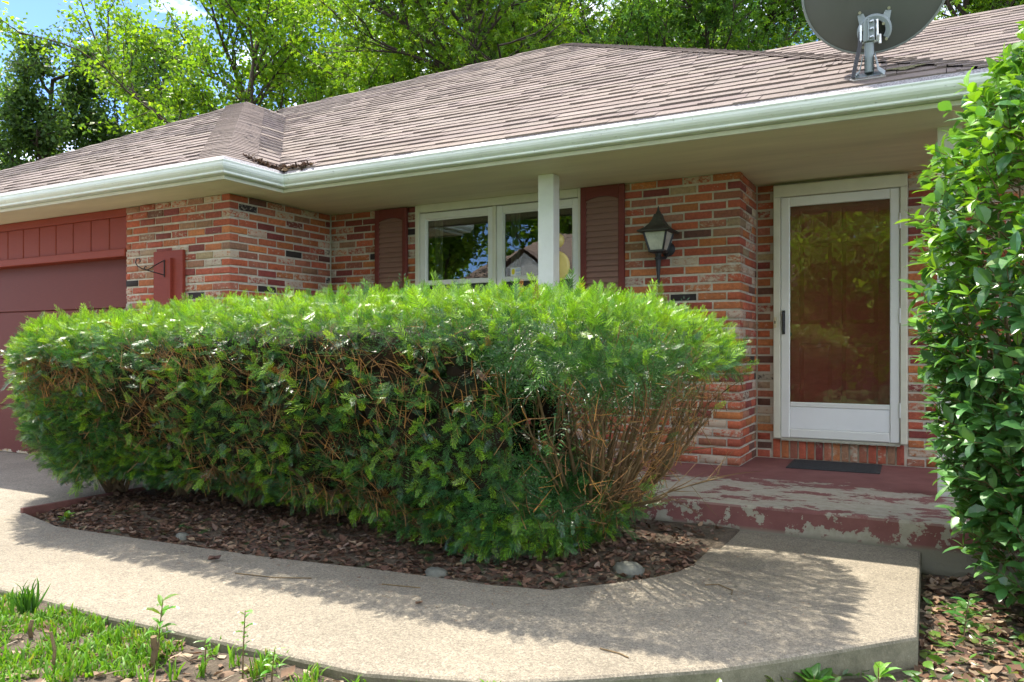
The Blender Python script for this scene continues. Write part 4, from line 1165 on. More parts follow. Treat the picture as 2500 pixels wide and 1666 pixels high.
sprigs(19000, 1, (-0.02, 0.05), (0.052, 0.088), 0.93, 0.36, SPR[:4])
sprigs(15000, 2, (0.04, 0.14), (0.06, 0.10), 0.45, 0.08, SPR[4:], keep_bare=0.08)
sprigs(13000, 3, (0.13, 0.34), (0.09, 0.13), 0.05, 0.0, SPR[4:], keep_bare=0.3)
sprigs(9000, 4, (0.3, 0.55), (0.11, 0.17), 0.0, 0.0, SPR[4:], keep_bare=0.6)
V, T, Cc = merge(parts)
tag(np_obj('foliage', V, T, M['yew'], hedge, Cc), kind='stuff')

# added lumps block light through the hedge; inner shade is in their near-black colour
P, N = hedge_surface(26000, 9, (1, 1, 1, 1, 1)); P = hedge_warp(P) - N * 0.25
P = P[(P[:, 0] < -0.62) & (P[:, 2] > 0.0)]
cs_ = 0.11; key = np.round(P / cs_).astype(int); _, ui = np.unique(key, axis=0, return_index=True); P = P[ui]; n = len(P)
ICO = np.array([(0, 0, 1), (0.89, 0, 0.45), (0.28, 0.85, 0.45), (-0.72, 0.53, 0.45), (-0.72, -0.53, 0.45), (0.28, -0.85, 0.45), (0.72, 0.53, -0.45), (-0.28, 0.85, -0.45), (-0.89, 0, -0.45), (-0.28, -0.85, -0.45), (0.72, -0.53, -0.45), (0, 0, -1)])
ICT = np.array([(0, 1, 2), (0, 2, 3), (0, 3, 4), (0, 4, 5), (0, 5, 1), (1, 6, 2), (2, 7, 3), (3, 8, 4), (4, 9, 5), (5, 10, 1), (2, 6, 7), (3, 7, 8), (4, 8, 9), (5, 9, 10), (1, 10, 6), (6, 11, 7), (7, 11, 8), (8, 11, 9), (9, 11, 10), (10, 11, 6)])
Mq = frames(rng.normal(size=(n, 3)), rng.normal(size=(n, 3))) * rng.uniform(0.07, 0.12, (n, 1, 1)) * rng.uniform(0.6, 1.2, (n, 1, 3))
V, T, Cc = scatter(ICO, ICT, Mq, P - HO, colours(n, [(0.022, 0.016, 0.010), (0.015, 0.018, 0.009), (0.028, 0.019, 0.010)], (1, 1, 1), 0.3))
tag(np_obj('shade_core', V, T, M['twig'], hedge, Cc), kind='stuff')

# hedge wood: trunks, stems and fine brown twigs
tr_r = random.Random(5)
bases = [(-4.45, -2.3), (-3.75, -2.25), (-2.95, -2.3), (-2.2, -2.25), (-1.5, -2.3), (-0.85, -2.3), (-0.40, -2.05)]
def bez(a, b_, c_, d_, n=6):
    a, b_, c_, d_ = map(Vector, (a, b_, c_, d_)); out = []
    for i in range(n + 1):
        t = i / n; out.append(a * (1 - t) ** 3 + b_ * 3 * t * (1 - t) ** 2 + c_ * 3 * t * t * (1 - t) + d_ * t ** 3)
    return out
tw_paths = []
for bi, (bx_, by_) in enumerate(bases):
    st_ = MB()
    last = bi == len(bases) - 1
    for k2 in range(46 if last else 13):
        a = tr_r.uniform(0, 6.28)
        if last:
            ex_, ey_, ez_ = bx_ + tr_r.uniform(-0.15, 0.80), by_ + tr_r.uniform(-0.9, 0.2), tr_r.uniform(0.62, 1.08)
            if tr_r.random() < 0.2: ez_ = tr_r.uniform(0.1, 0.5)
        else:
            ex_, ey_, ez_ = bx_ + 0.5 * math.cos(a), by_ - 0.15 + 0.5 * math.sin(a), tr_r.uniform(0.3, 1.05)
        r0 = tr_r.uniform(0.009, 0.024) if not last else tr_r.uniform(0.006, 0.020)
        p0 = (bx_ + tr_r.uniform(-0.05, 0.05), by_ + tr_r.uniform(-0.05, 0.05), -0.22)
        mid = ((p0[0] * 0.55 + ex_ * 0.45) + tr_r.uniform(-.06, .06), (p0[1] * 0.55 + ey_ * 0.45) + tr_r.uniform(-.06, .06), 0.12 + 0.1 * tr_r.random())
        m2 = (ex_ * 0.9 + p0[0] * 0.1 + tr_r.uniform(-.06, .06), ey_ * 0.9 + p0[1] * 0.1, ez_ * 0.6)
        pth = bez(p0, mid, m2, (ex_, ey_, ez_))
        st_.tube([tuple(Vector(q) - Vector(HO)) for q in pth], [r0 * (1 - 0.7 * i / 6) for i in range(7)], 6)
        tw_paths.append((pth, last))
    st_.build('stem', M['stem'], hedge, smooth=True)
TWV = []; TWT = []
for i in range(3):
    a = 2 * math.pi * i / 3; TWV.append((math.cos(a), 0, math.sin(a)))
for i in range(3):
    a = 2 * math.pi * i / 3; TWV.append((0.75 * math.cos(a) + 0.0, 0.5, 0.75 * math.sin(a) + 2.2))
TWV.append((0, 1, 0))
TWT = [(0, 1, 4), (0, 4, 3), (1, 2, 5), (1, 5, 4), (2, 0, 3), (2, 3, 5), (3, 4, 6), (4, 5, 6), (5, 3, 6)]
TWV, TWT = np.array(TWV), np.array(TWT)
def twigs(P, D, L, Rr, col):
    F = frames(D, np.random.default_rng(4).normal(size=D.shape)); S = np.stack([Rr, L, Rr * (1 + 0 * L)], 1)
    return scatter(TWV, TWT, F * S[:, None, :], P - HO, col)
tp = []
r = np.random.default_rng(77)
P, N = hedge_surface(24000, 8, (1.0, 0.1, 0.3, 1.2, 1.6)); P = hedge_warp(P); bare = bareness(P)
ok = (P[:, 2] > -0.1) & (r.uniform(size=len(P)) < 0.07 + 0.55 * bare) & ~((P[:, 0] > -0.38) & (r.uniform(size=len(P)) < 0.75))
P, N = P[ok], N[ok]; n = len(P)
D = N * r.uniform(0.1, 0.8, (n, 1)) + r.normal(size=(n, 3)) * 0.45; D[:, 2] += 0.55
L = r.uniform(0.06, 0.20, n)
tp.append(twigs(P - unit(D) * (L * 0.75)[:, None] - N * r.uniform(0.0, 0.10, (n, 1)), unit(D), L, r.uniform(0.0014, 0.0032, n), colours(n, [(0.36, 0.20, 0.085), (0.26, 0.14, 0.06), (0.42, 0.21, 0.060), (0.15, 0.08, 0.04)], (3, 3, 2, 2), 0.2)))
pp = []; dd = []
for pth, last in tw_paths:
    for _ in range(10 if last else 10):
        i = tr_r.randrange(2, 6); t = tr_r.random(); pp.append(pth[i].lerp(pth[i + 1], t)); dv = (pth[i + 1] - pth[i]).normalized() * 0.8 + Vector((tr_r.gauss(0, .6), tr_r.gauss(0, .6), tr_r.gauss(0.1, .4))); dd.append(dv)
pp = np.array([tuple(q) for q in pp]); dd = unit(np.array([tuple(q) for q in dd])); n = len(pp)
tp.append(twigs(pp, dd, r.uniform(0.10, 0.38, n), r.uniform(0.0016, 0.0042, n), colours(n, [(0.20, 0.13, 0.065), (0.27, 0.18, 0.09), (0.13, 0.08, 0.045)], (2, 2, 2), 0.2)))
V, T, Cc = merge(tp)
tag(np_obj('twigs', V, T, M['twig'], hedge, Cc), kind='stuff')

# ---------------------------------------------------------------- dead leaves, needles and debris
def litter(name, pts, size, pal, wts, label, flat=0.25, tv=DEADV, tt=DEADT, mat='litter', parent=None, lift=0.012):
    n = len(pts); P = np.array(pts, dtype=float); P[:, 2] += rng.uniform(0.0, lift, n)
    a = rng.uniform(0, 6.28, n); D = np.stack([np.cos(a), np.sin(a), rng.normal(0, flat, n)], 1); up = rng.normal(size=(n, 3)) * flat * 1.3; up[:, 2] += 1
    flip = np.where(rng.uniform(size=n) < 0.4, -1.0, 1.0); F = frames(D, up); F[:, :, 2] *= flip[:, None]; F[:, :, 0] *= flip[:, None]
    s = rng.uniform(size[0], size[1], n); S = np.stack([s * rng.uniform(0.6, 1.1, n), s, s * rng.uniform(0.5, 1.8, n)], 1)
    V, T, Cc = scatter(tv, tt, F * S[:, None, :], P, colours(n, pal, wts, 0.25))
    o = np_obj(name, V, T, M[mat], parent, Cc)
    if label: tag(o, label, kind='stuff')
    else: tag(o, kind='stuff')
    return o
BROWN = [(0.15, 0.085, 0.058), (0.20, 0.12, 0.082), (0.10, 0.060, 0.045), (0.30, 0.21, 0.14), (0.25, 0.18, 0.14)]
pts = []
while len(pts) < 8500:
    x, y = rng.uniform(-4.4, 0.26), rng.uniform(-3.3, -1.55)
    if y > y_in(x) + 0.01 and (y < -2.2 or rng.uniform() < 0.45): pts.append((x, y, ground_z(x, y)))
tag(litter('leaf_litter', pts, (0.022, 0.062), BROWN, (4, 4, 3, 1.2, 1), 'brown fallen leaves covering the bed under the hedge'), cat='leaf litter')
TAN = [(0.30, 0.21, 0.14), (0.22, 0.14, 0.09), (0.15, 0.085, 0.055), (0.38, 0.29, 0.21), (0.10, 0.06, 0.045)]
pts = []
while len(pts) < 2600:
    x, y = rng.uniform(1.31, 2.6), rng.uniform(-3.6, -1.55)
    pts.append((x, y, ground_z(x, y)))
tag(litter('leaf_litter', pts, (0.025, 0.07), TAN, (3, 3, 3, 1.5, 1), 'tan fallen leaves on the soil under the broadleaf shrub'), cat='leaf litter')
pts = []
while len(pts) < 1500:
    x, y = rng.uniform(-3.2, 1.2), rng.uniform(-5.3, -3.4)
    if y < y_out(x) - 0.02: pts.append((x, y, ground_z(x, y)))
tag(litter('leaf_litter', pts, (0.02, 0.07), TAN, (3, 3, 2, 2, 1), 'scattered dry leaves on the thin lawn along the walk', 0.18), cat='leaf litter')
# roof valley debris
pts = []
for i in range(420):
    s_ = rng.uniform(0, 1) ** 1.6; side = rng.uniform() < 0.5
    x = FX + 0.02 - (s_ * 0.16 if not side else -s_ * 0.34) + rng.normal(0, 0.03); y = FM - 0.04 - (s_ * 0.26 if not side else 0.0) + rng.normal(0, 0.025)
    y = max(min(y, -0.95), -1.5)
    z = max(2.492 + PS * max(0, GXE - x), zm(max(y, YE)))
    pts.append((x, y, max(z, 2.492)))
litter('valley_debris', pts, (0.02, 0.055), [(0.10, 0.06, 0.04), (0.05, 0.035, 0.028), (0.22, 0.16, 0.12)], (3, 3, 1), None, 0.6, parent=house, lift=0.035)
# orange yew needles on the walk
NV = np.array([(-0.06, 0, 0.02), (0.06, 0, 0.02), (0, 1, 0.02)], dtype=float); NT = np.array([(0, 1, 2)])
pts = []
while len(pts) < 1500:
    x = rng.uniform(-3.6, 0.9); y = y_in(min(x, 0.26)) - abs(rng.normal(0, 0.22)) if x < 0.26 else rng.uniform(-3.3, -1.6)
    if y > y_out(x) + 0.05 or x > 0.26: pts.append((x, y, walk_z(x) + 0.002))
tag(litter('fallen_needles', pts, (0.012, 0.026), [(0.30, 0.12, 0.03), (0.20, 0.085, 0.03), (0.12, 0.14, 0.03), (0.35, 0.26, 0.16)], (4, 3, 1, 1.4), 'orange yew needles strewn over the concrete walk', 0.05, NV, NT, lift=0.002), cat='needles')
for (x, y, s, lab) in ((-2.05, -3.42, 0.075, 'curled brown leaf lying on the shaded walk at the left'), (-1.12, -3.28, 0.07, 'brown leaf on the walk beside the edge of the bed'), (-0.62, -3.52, 0.05, 'crumpled brown leaf on the walk near its bend')):
    o = litter('dead_leaf', [(x, y, walk_z(x) + 0.006)], (s, s * 1.02), BROWN, (1, 1, 1, 0, 0), None, 0.2)
    del o['kind']; tag(o, lab, 'leaf')
for pth, lab in (([(-1.75, -3.50, 0), (-1.5, -3.47, 0), (-1.33, -3.40, 0)], 'thin brown twig lying across the shaded walk near the hedge'), ([(-0.95, -3.33, 0), (-0.75, -3.30, 0)], 'short twig lying on the walk close to the bed edge'),
                 ([(0.42, -2.68, 0), (0.47, -2.64, 0), (0.55, -2.70, 0), (0.56, -2.76, 0)], 'pale bent twig on the walk near the bed corner'), ([(0.28, -3.62, 0), (0.36, -3.63, 0), (0.40, -3.65, 0)], 'dark twig on the sunlit walk near the bottom edge')):
    tag(MB().tube([(x, y, walk_z(x) + 0.004) for x, y, _ in pth], 0.0028, 5).build('twig', M['stem']), lab, 'twig')
for (x, y, s, lab) in ((-0.85, -3.02, 0.10, 'grey half-buried stone at the edge of the leafy bed'), (-2.75, -3.02, 0.075, 'small flat grey stone in the left part of the bed'), (0.02, -2.62, 0.12, 'flat dark stone near the bed corner by the walk')):
    mb = MB(); v = []; q = random.Random(int(s * 1000))
    for i, (rr, hh) in enumerate(((1, -0.2), (1.0, 0.15), (0.75, 0.33), (0.3, 0.4))):
        for k2 in range(10):
            a = 2 * math.pi * k2 / 10; w_ = 0.8 + 0.35 * math.sin(2 * a + s * 40) * 0.5 + q.uniform(-0.08, 0.08); v.append((x + s * rr * w_ * math.cos(a), y + s * 0.6 * rr * w_ * math.sin(a), ground_z(x, y) + s * hh))
    mb.add(v, [(i * 10 + k2, i * 10 + (k2 + 1) % 10, (i + 1) * 10 + (k2 + 1) % 10, (i + 1) * 10 + k2) for i in range(3) for k2 in range(10)] + [tuple(30 + k2 for k2 in range(10))])
    tag(mb.build('stone', plain('stone_%d' % int(s * 1000), (0.16, 0.16, 0.13), 0.9, 0.3, 20, 0.5), smooth=True), lab, 'stone')

# ---------------------------------------------------------------- lawn, weeds, cut stems
BLV = np.array([(-0.07, 0, 0), (0.07, 0, 0), (-0.06, 0.4, 0.28), (0.06, 0.4, 0.28), (-0.035, 0.75, 0.36), (0.035, 0.75, 0.36), (0, 1, 0.30)], dtype=float)
BLT = np.array([(0, 1, 3), (0, 3, 2), (2, 3, 5), (2, 5, 4), (4, 5, 6)])
GREEN = [(0.13, 0.30, 0.022), (0.17, 0.36, 0.028), (0.085, 0.22, 0.018), (0.24, 0.30, 0.05)]
def blades(pts, size, tilt, wid, pal=GREEN, wts=(4, 4, 3, 1)):
    n = len(pts); a = rng.uniform(0, 6.28, n); t = rng.uniform(tilt[0], tilt[1], n)
    D = np.stack([np.cos(a) * np.cos(t), np.sin(a) * np.cos(t), np.sin(t)], 1); up = np.zeros((n, 3)); up[:, 2] = 1; up += rng.normal(size=(n, 3)) * 0.2
    s = rng.uniform(size[0], size[1], n); S = np.stack([s * rng.uniform(wid[0], wid[1], n), s, s], 1)
    return scatter(BLV, BLT, frames(D, up) * S[:, None, :], np.array(pts, dtype=float), colours(n, pal, wts, 0.2))
cand = np.stack([rng.uniform(-3.2, 1.3, 60000), rng.uniform(-5.4, -3.5, 60000)], 1)
msk = 0.8 * vnoise(cand, 3.2, 31) + 0.8 * vnoise(cand, 14.0, 32)
lawn_p = []
for (x, y), m_ in zip(cand, msk):
    e = y_out(x) - y
    if e < -0.01: continue
    if x > 0.3 and e < 0.02: continue
    if m_ > 0.30 - 0.35 * (e < 0.5) * (x < -1.2): lawn_p.append((x, y, ground_z(x, y)))
lawn_p = lawn_p[:15000]
pa = [blades(lawn_p, (0.022, 0.062), (0.1, 1.2), (0.7, 1.7))]
cl_ = []
for i in range(150):
    x, y = rng.uniform(-3.2, 0.3), rng.uniform(-5.9, -4.25)
    if y < y_out(x) - 0.03:
        for _ in range(9): cl_.append((x + rng.normal(0, 0.012), y + rng.normal(0, 0.012), ground_z(x, y)))
pa.append(blades(cl_, (0.05, 0.10), (0.5, 1.35), (0.5, 0.9)))
V, T, Cc = merge(pa)
tag(np_obj('grass', V, T, M['grass'], None, Cc), 'thin bright green grass and seedlings on bare soil beside the walk', 'grass', kind='stuff')
pts = np.array([(x, y, ground_z(x, y) + 0.006) for x, y in zip(rng.uniform(-3.0, 0.4, 420), rng.uniform(-5.2, -4.0, 420)) if y < y_out(x) - 0.03])
n = len(pts); a = rng.uniform(0, 6.28, n); D = np.stack([np.cos(a), np.sin(a), rng.normal(0, 0.12, n)], 1); sc_ = np.stack([rng.uniform(0.0012, 0.003, n), rng.uniform(0.03, 0.14, n), rng.uniform(0.0012, 0.003, n)], 1)
V, T, Cc = scatter(TWV, TWT, frames(D, np.tile([0.0, 0.0, 1.0], (n, 1))) * sc_[:, None, :], pts, colours(n, [(0.30, 0.23, 0.15), (0.17, 0.11, 0.07), (0.40, 0.33, 0.25)], (2, 2, 1), 0.2))
tag(np_obj('dry_twigs', V, T, M['litter'], None, Cc), 'dry straw and twig bits strewn over the lawn soil', 'twigs', kind='stuff')
# green clippings and seedlings on the right
pts = []
for i in range(620):
    x, y = rng.uniform(1.31, 2.2), rng.uniform(-3.5, -2.0)
    if i > 470: x, y = rng.uniform(0.35, 1.4), rng.uniform(-3.9, -2.9); y = min(y, y_out(min(x, 1.3)) - 0.02)
    pts.append((x, y, ground_z(x, y) + 0.01))
tag(litter('leaf_clippings', pts, (0.03, 0.075), [(0.10, 0.22, 0.03), (0.06, 0.15, 0.03), (0.16, 0.24, 0.05), (0.22, 0.24, 0.12)], (3, 3, 2, 1), 'green leaf clippings on the ground right of the walk', 0.3, LEAFV, LEAFT, 'shrub_leaf', lift=0.03), cat='clippings')
pts = []
for i in range(90):
    x = rng.uniform(-4.0, 0.2); y = rng.uniform(y_in(x) + 0.01, -2.55); pts.append((x, y, ground_z(x, y) + 0.012))
tag(litter('yew_clippings', pts, (0.05, 0.10), [(0.05, 0.16, 0.03), (0.03, 0.10, 0.03)], (1, 1), 'green yew clippings dropped on the leaf litter', 0.25, SPR[0][0], SPR[0][1], 'yew', lift=0.02), cat='clippings')

WLEAF = []
for k2 in range(3):
    tv = LEAFV * [1.0 + 0.25 * k2, 1, 1.0 + 0.6 * k2]
    me = bpy.data.meshes.new('leaf'); me.from_pydata([tuple(q) for q in tv], [], [tuple(map(int, q)) for q in LEAFT]); me.materials.append(M['shrub_leaf'])
    a = me.attributes.new('tint', 'FLOAT_COLOR', 'POINT'); a.data.foreach_set('color', [1.0] * (4 * len(tv))); me.update(); WLEAF.append(me)
def place_leaf(parent, p, d, up, s, col, k2=None, wid=1.0):
    F = frames(np.array([d], dtype=float), np.array([up], dtype=float))[0]
    o = bpy.data.objects.new('leaf', WLEAF[k2 if k2 is not None else random.randrange(3)]); link(o, parent)
    o.location = p; o.rotation_euler = Matrix(F.tolist()).to_euler(); o.scale = (s * wid, s, s); o.color = (*col, 1); return o
def weed(x, y, h, nl, ls, lab, wid=0.7, lean=(0, 0), col=(0.13, 0.30, 0.03), seed=0, group=None):
    r_ = random.Random(seed); z = ground_z(x, y) - 0.01
    t = empty('weed', (x, y, z)); tag(t, lab, 'weed', group)
    pth = [(lean[0] * k2 ** 1.5 * h, lean[1] * k2 ** 1.5 * h, h * k2) for k2 in (0, 0.33, 0.66, 1)]
    MB().tube(pth, [0.0035, 0.003, 0.0025, 0.0015], 5).build('stem', M['stem'], t)
    for i in range(nl):
        k2 = 0.35 + 0.65 * (i + 0.5) / nl if h > 0.1 else r_.uniform(0, 1); a = i * 2.4 + r_.uniform(-.3, .3)
        d = (math.cos(a), math.sin(a), r_.uniform(0.0, 0.6) if h > 0.1 else r_.uniform(0.3, 1.0))
        c_ = tuple(q * r_.uniform(0.75, 1.25) for q in col)
        place_leaf(t, (lean[0] * k2 ** 1.5 * h, lean[1] * k2 ** 1.5 * h, h * k2), d, (0.1 * d[0], 0.1 * d[1], 1), ls * r_.uniform(0.7, 1.1), c_, None, wid)
    return t
weed(-2.36, -4.33, 0.20, 7, 0.05, 'thin reddish-stemmed weed at the walk edge on the far left', 0.6, (0.05, 0), seed=1)
weed(-1.22, -4.34, 0.24, 12, 0.075, 'tall leafy weed sprouting from a cut stump beside the walk', 0.55, (0.10, 0.02), seed=2)
weed(-0.78, -4.33, 0.25, 14, 0.042, 'spindly weed with tiny leaves at the bottom left walk edge', 0.6, (0.03, 0.02), seed=3)
weed(-0.62, -4.35, 0.14, 12, 0.05, 'small bushy weed just right of the spindly one', 0.6, (0.1, 0), seed=4)
weed(-0.97, -4.33, 0.13, 8, 0.045, 'short broad-leaved seedling between two taller weeds by the walk', 0.7, seed=5)
weed(-3.95, -3.02, 0.05, 11, 0.075, 'low yellow-green weed at the corner of driveway and bed', 1.0, col=(0.20, 0.34, 0.04), seed=6)
weed(0.98, -3.33, 0.05, 8, 0.12, 'large-leaved green weed against the right front edge of the walk', 1.0, col=(0.09, 0.24, 0.03), seed=7)
weed(0.72, -3.66, 0.10, 7, 0.08, 'bright green weed at the bottom edge right of centre', 0.8, col=(0.16, 0.36, 0.03), seed=8)
weed(0.50, -3.86, 0.08, 6, 0.075, 'single tuft of pointed leaves at the bottom edge of the picture', 0.7, col=(0.16, 0.34, 0.03), seed=9)
weed(1.18, -3.20, 0.10, 8, 0.09, 'upright pale green weed right of the walk corner', 0.6, col=(0.17, 0.34, 0.05), seed=10)
weed(1.46, -2.55, 0.22, 12, 0.085, 'leafy seedling standing in the tan litter beside the slab', 0.9, (0.1, 0), col=(0.08, 0.20, 0.04), seed=11)
tf = [(-2.15 + rng.normal(0, 0.02), -4.30 + rng.normal(0, 0.02), ground_z(-2.15, -4.3)) for _ in range(46)]
V, T, Cc = blades(tf, (0.08, 0.17), (0.7, 1.45), (0.5, 0.8), [(0.05, 0.15, 0.02), (0.07, 0.20, 0.02)], (1, 1))
tag(np_obj('grass_tuft', V, T, M['grass'], None, Cc), 'dark green grass tuft standing at the walk edge on the left', 'grass tuft')
for x, y, h, rr, lab in ((-1.95, -4.72, 0.085, 0.010, 'short brown cut stem low in the grass below the dark tuft'), (-1.62, -4.93, 0.075, 0.012, 'stubby sawn stem near the bottom left edge of the lawn'), (-2.02, -4.95, 0.12, 0.013, 'thickest sawn stem in the left corner of the lawn'),
                         (-1.42, -4.62, 0.16, 0.006, 'tall thin greenish cut stem standing alone in the grass'), (-1.17, -4.40, 0.13, 0.012, 'greenish cut stump at the foot of the tall leafy weed'), (-1.85, -4.45, 0.08, 0.008, 'small cut stem close to the walk edge behind the grass'),
                         (-0.95, -4.75, 0.09, 0.005, 'thin bare stick in the lawn at the bottom edge'), (-0.55, -4.5, 0.10, 0.008, 'brown cut stem beside the small bushy weed')):
    z = ground_z(x, y) - 0.01
    o = MB().tube([(0, 0, 0), (rng.uniform(-.01, .01), rng.uniform(-.01, .01), h * 0.6), (rng.uniform(-.015, .015), 0, h)], [rr * 1.1, rr, rr * 0.95], 7).build('cut_stem', M['stem'])
    o.location = (x, y, z); tag(o, lab, 'cut stem', 'cut stems in the lawn')

# ---------------------------------------------------------------- broadleaf shrub on the right
SB = np.array([1.92, -1.98, -0.31])
shrub = empty('broadleaf_shrub', tuple(SB))
tag(shrub, 'tall leafy broadleaf shrub crowding the right side of the porch', 'shrub')
r = np.random.default_rng(15)
def crown_left(z): return np.interp(z, [-0.3, 0.0, 0.2, 0.5, 1.0, 1.5, 1.9, 2.16, 2.38, 2.5], [1.55, 1.45, 1.40, 1.33, 1.27, 1.25, 1.33, 1.47, 1.70, 1.95])
sr_ = random.Random(21); stems = []
for i in range(16):
    a = sr_.uniform(0, 6.28); top = Vector((2.0 + 0.62 * math.cos(a) * sr_.uniform(0.4, 1), -1.98 + 0.58 * math.sin(a) * sr_.uniform(0.4, 1), sr_.uniform(1.2, 2.35)))
    if top.x < crown_left(top.z) + 0.1: top.x = float(crown_left(top.z)) + 0.1
    p0 = Vector((SB[0] + sr_.uniform(-0.16, 0.16), SB[1] + sr_.uniform(-0.12, 0.12), SB[2]))
    pth = bez(p0, p0 + Vector((0, 0, 0.5)), top + Vector((0, 0, -0.6)), top, 8); stems.append(pth)
    r0 = sr_.uniform(0.008, 0.020)
    MB().tube([tuple(Vector(q) - Vector(SB)) for q in pth], [r0 * (1 - 0.75 * k2 / 8) for k2 in range(9)], 7).build('stem', M['stem'], shrub, smooth=True)
# twigs: from the stems out to the crown's surface, each with opposite leaves
tws = []
for i in range(1900):
    z = sr_.uniform(-0.12, 2.42) if sr_.random() < 0.8 else sr_.uniform(0.1, 1.0)
    cx0 = float(crown_left(z)); rx_ = max(0.12, 2.05 - cx0); a = sr_.uniform(0, 6.28); rad = sr_.uniform(0.62, 1.0) ** 0.6
    tip = Vector((2.05 + rx_ * math.cos(a) * rad, -1.98 + rx_ * 0.92 * math.sin(a) * rad, z + sr_.uniform(-0.05, 0.05)))
    if tip.y > -1.5 and tip.x < 1.5: continue
    if z < 0.05 and sr_.random() < 0.5: continue
    out = Vector((math.cos(a), math.sin(a), sr_.uniform(0.1, 0.9))).normalized()
    d = (out + Vector((sr_.gauss(0, .25), sr_.gauss(0, .25), sr_.gauss(0.1, .25)))).normalized()
    L = sr_.uniform(0.14, 0.26); tws.append((tip - d * L, tip, d))
tb = MB()
LP = []; LD = []; LU = []; LS = []; LC = []
for p0, p1, d in tws:
    tb.tube([tuple(p0 - Vector(SB)), tuple(p1 - Vector(SB))], [0.0028, 0.0014], 4, False)
    nl = sr_.choice([3, 3, 4]); a0 = sr_.uniform(0, 3.14)
    sd_ = d.cross(Vector((0, 0, 1))); sd_ = sd_.normalized() if sd_.length > 0.01 else Vector((1, 0, 0)); bn = d.cross(sd_)
    shade = sr_.uniform(0.8, 1.2); young = sr_.random() < 0.5
    for k2 in range(nl):
        p = p0.lerp(p1, 0.25 + 0.75 * k2 / (nl - 1)); aa = a0 * 0 + (math.pi / 2 * (k2 % 2)) + sr_.uniform(-.3, .3)
        for s_ in (1, -1):
            o = (sd_ * math.cos(aa) + bn * math.sin(aa)) * s_
            dv = (o * 0.9 + d * 0.6 + Vector((0, 0, -0.12))).normalized(); upv = (d * 0.7 + Vector((0, 0, 0.8)) + Vector((sr_.gauss(0, .3), sr_.gauss(0, .3), 0)))
            LP.append(p); LD.append(dv); LU.append(upv); LS.append(sr_.uniform(0.06, 0.108)); LC.append((shade, young))
    LP.append(p1); LD.append((d + Vector((0, 0, -0.15))).normalized()); LU.append(Vector((0, 0, 1)) + d * 0.4); LS.append(sr_.uniform(0.05, 0.085)); LC.append((shade, young))
tb.build('twigs', M['stem'], shrub)
tag(shrub.children[-1], kind='stuff')
LP = np.array([tuple(q) for q in LP]); LD = np.array([tuple(q) for q in LD]); LU = np.array([tuple(q) for q in LU]); LS = np.array(LS); n = len(LP)
young = np.array([c_[1] for c_ in LC]); shade = np.array([c_[0] for c_ in LC])[:, None]
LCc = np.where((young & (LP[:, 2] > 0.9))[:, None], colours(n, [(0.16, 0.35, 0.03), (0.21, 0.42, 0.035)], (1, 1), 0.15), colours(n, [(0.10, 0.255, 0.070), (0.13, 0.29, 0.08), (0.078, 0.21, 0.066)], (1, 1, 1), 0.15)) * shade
px, py, d_ = view(LP)
score = np.where((px > 2190) & (px < 2495) & (py > 60) & (py < 1600), 1.0 / d_ ** 2 * (LS / 0.08), 0)
sel = set(np.argsort(-score)[:300].tolist())
for i in sel:
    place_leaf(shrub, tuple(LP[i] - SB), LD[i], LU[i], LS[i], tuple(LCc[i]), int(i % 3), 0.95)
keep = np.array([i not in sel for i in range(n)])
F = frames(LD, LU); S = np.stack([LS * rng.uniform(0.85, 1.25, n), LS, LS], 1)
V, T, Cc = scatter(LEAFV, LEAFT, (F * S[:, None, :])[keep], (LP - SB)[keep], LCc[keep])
tag(np_obj('foliage', V, T, M['shrub_leaf'], shrub, Cc), kind='stuff')

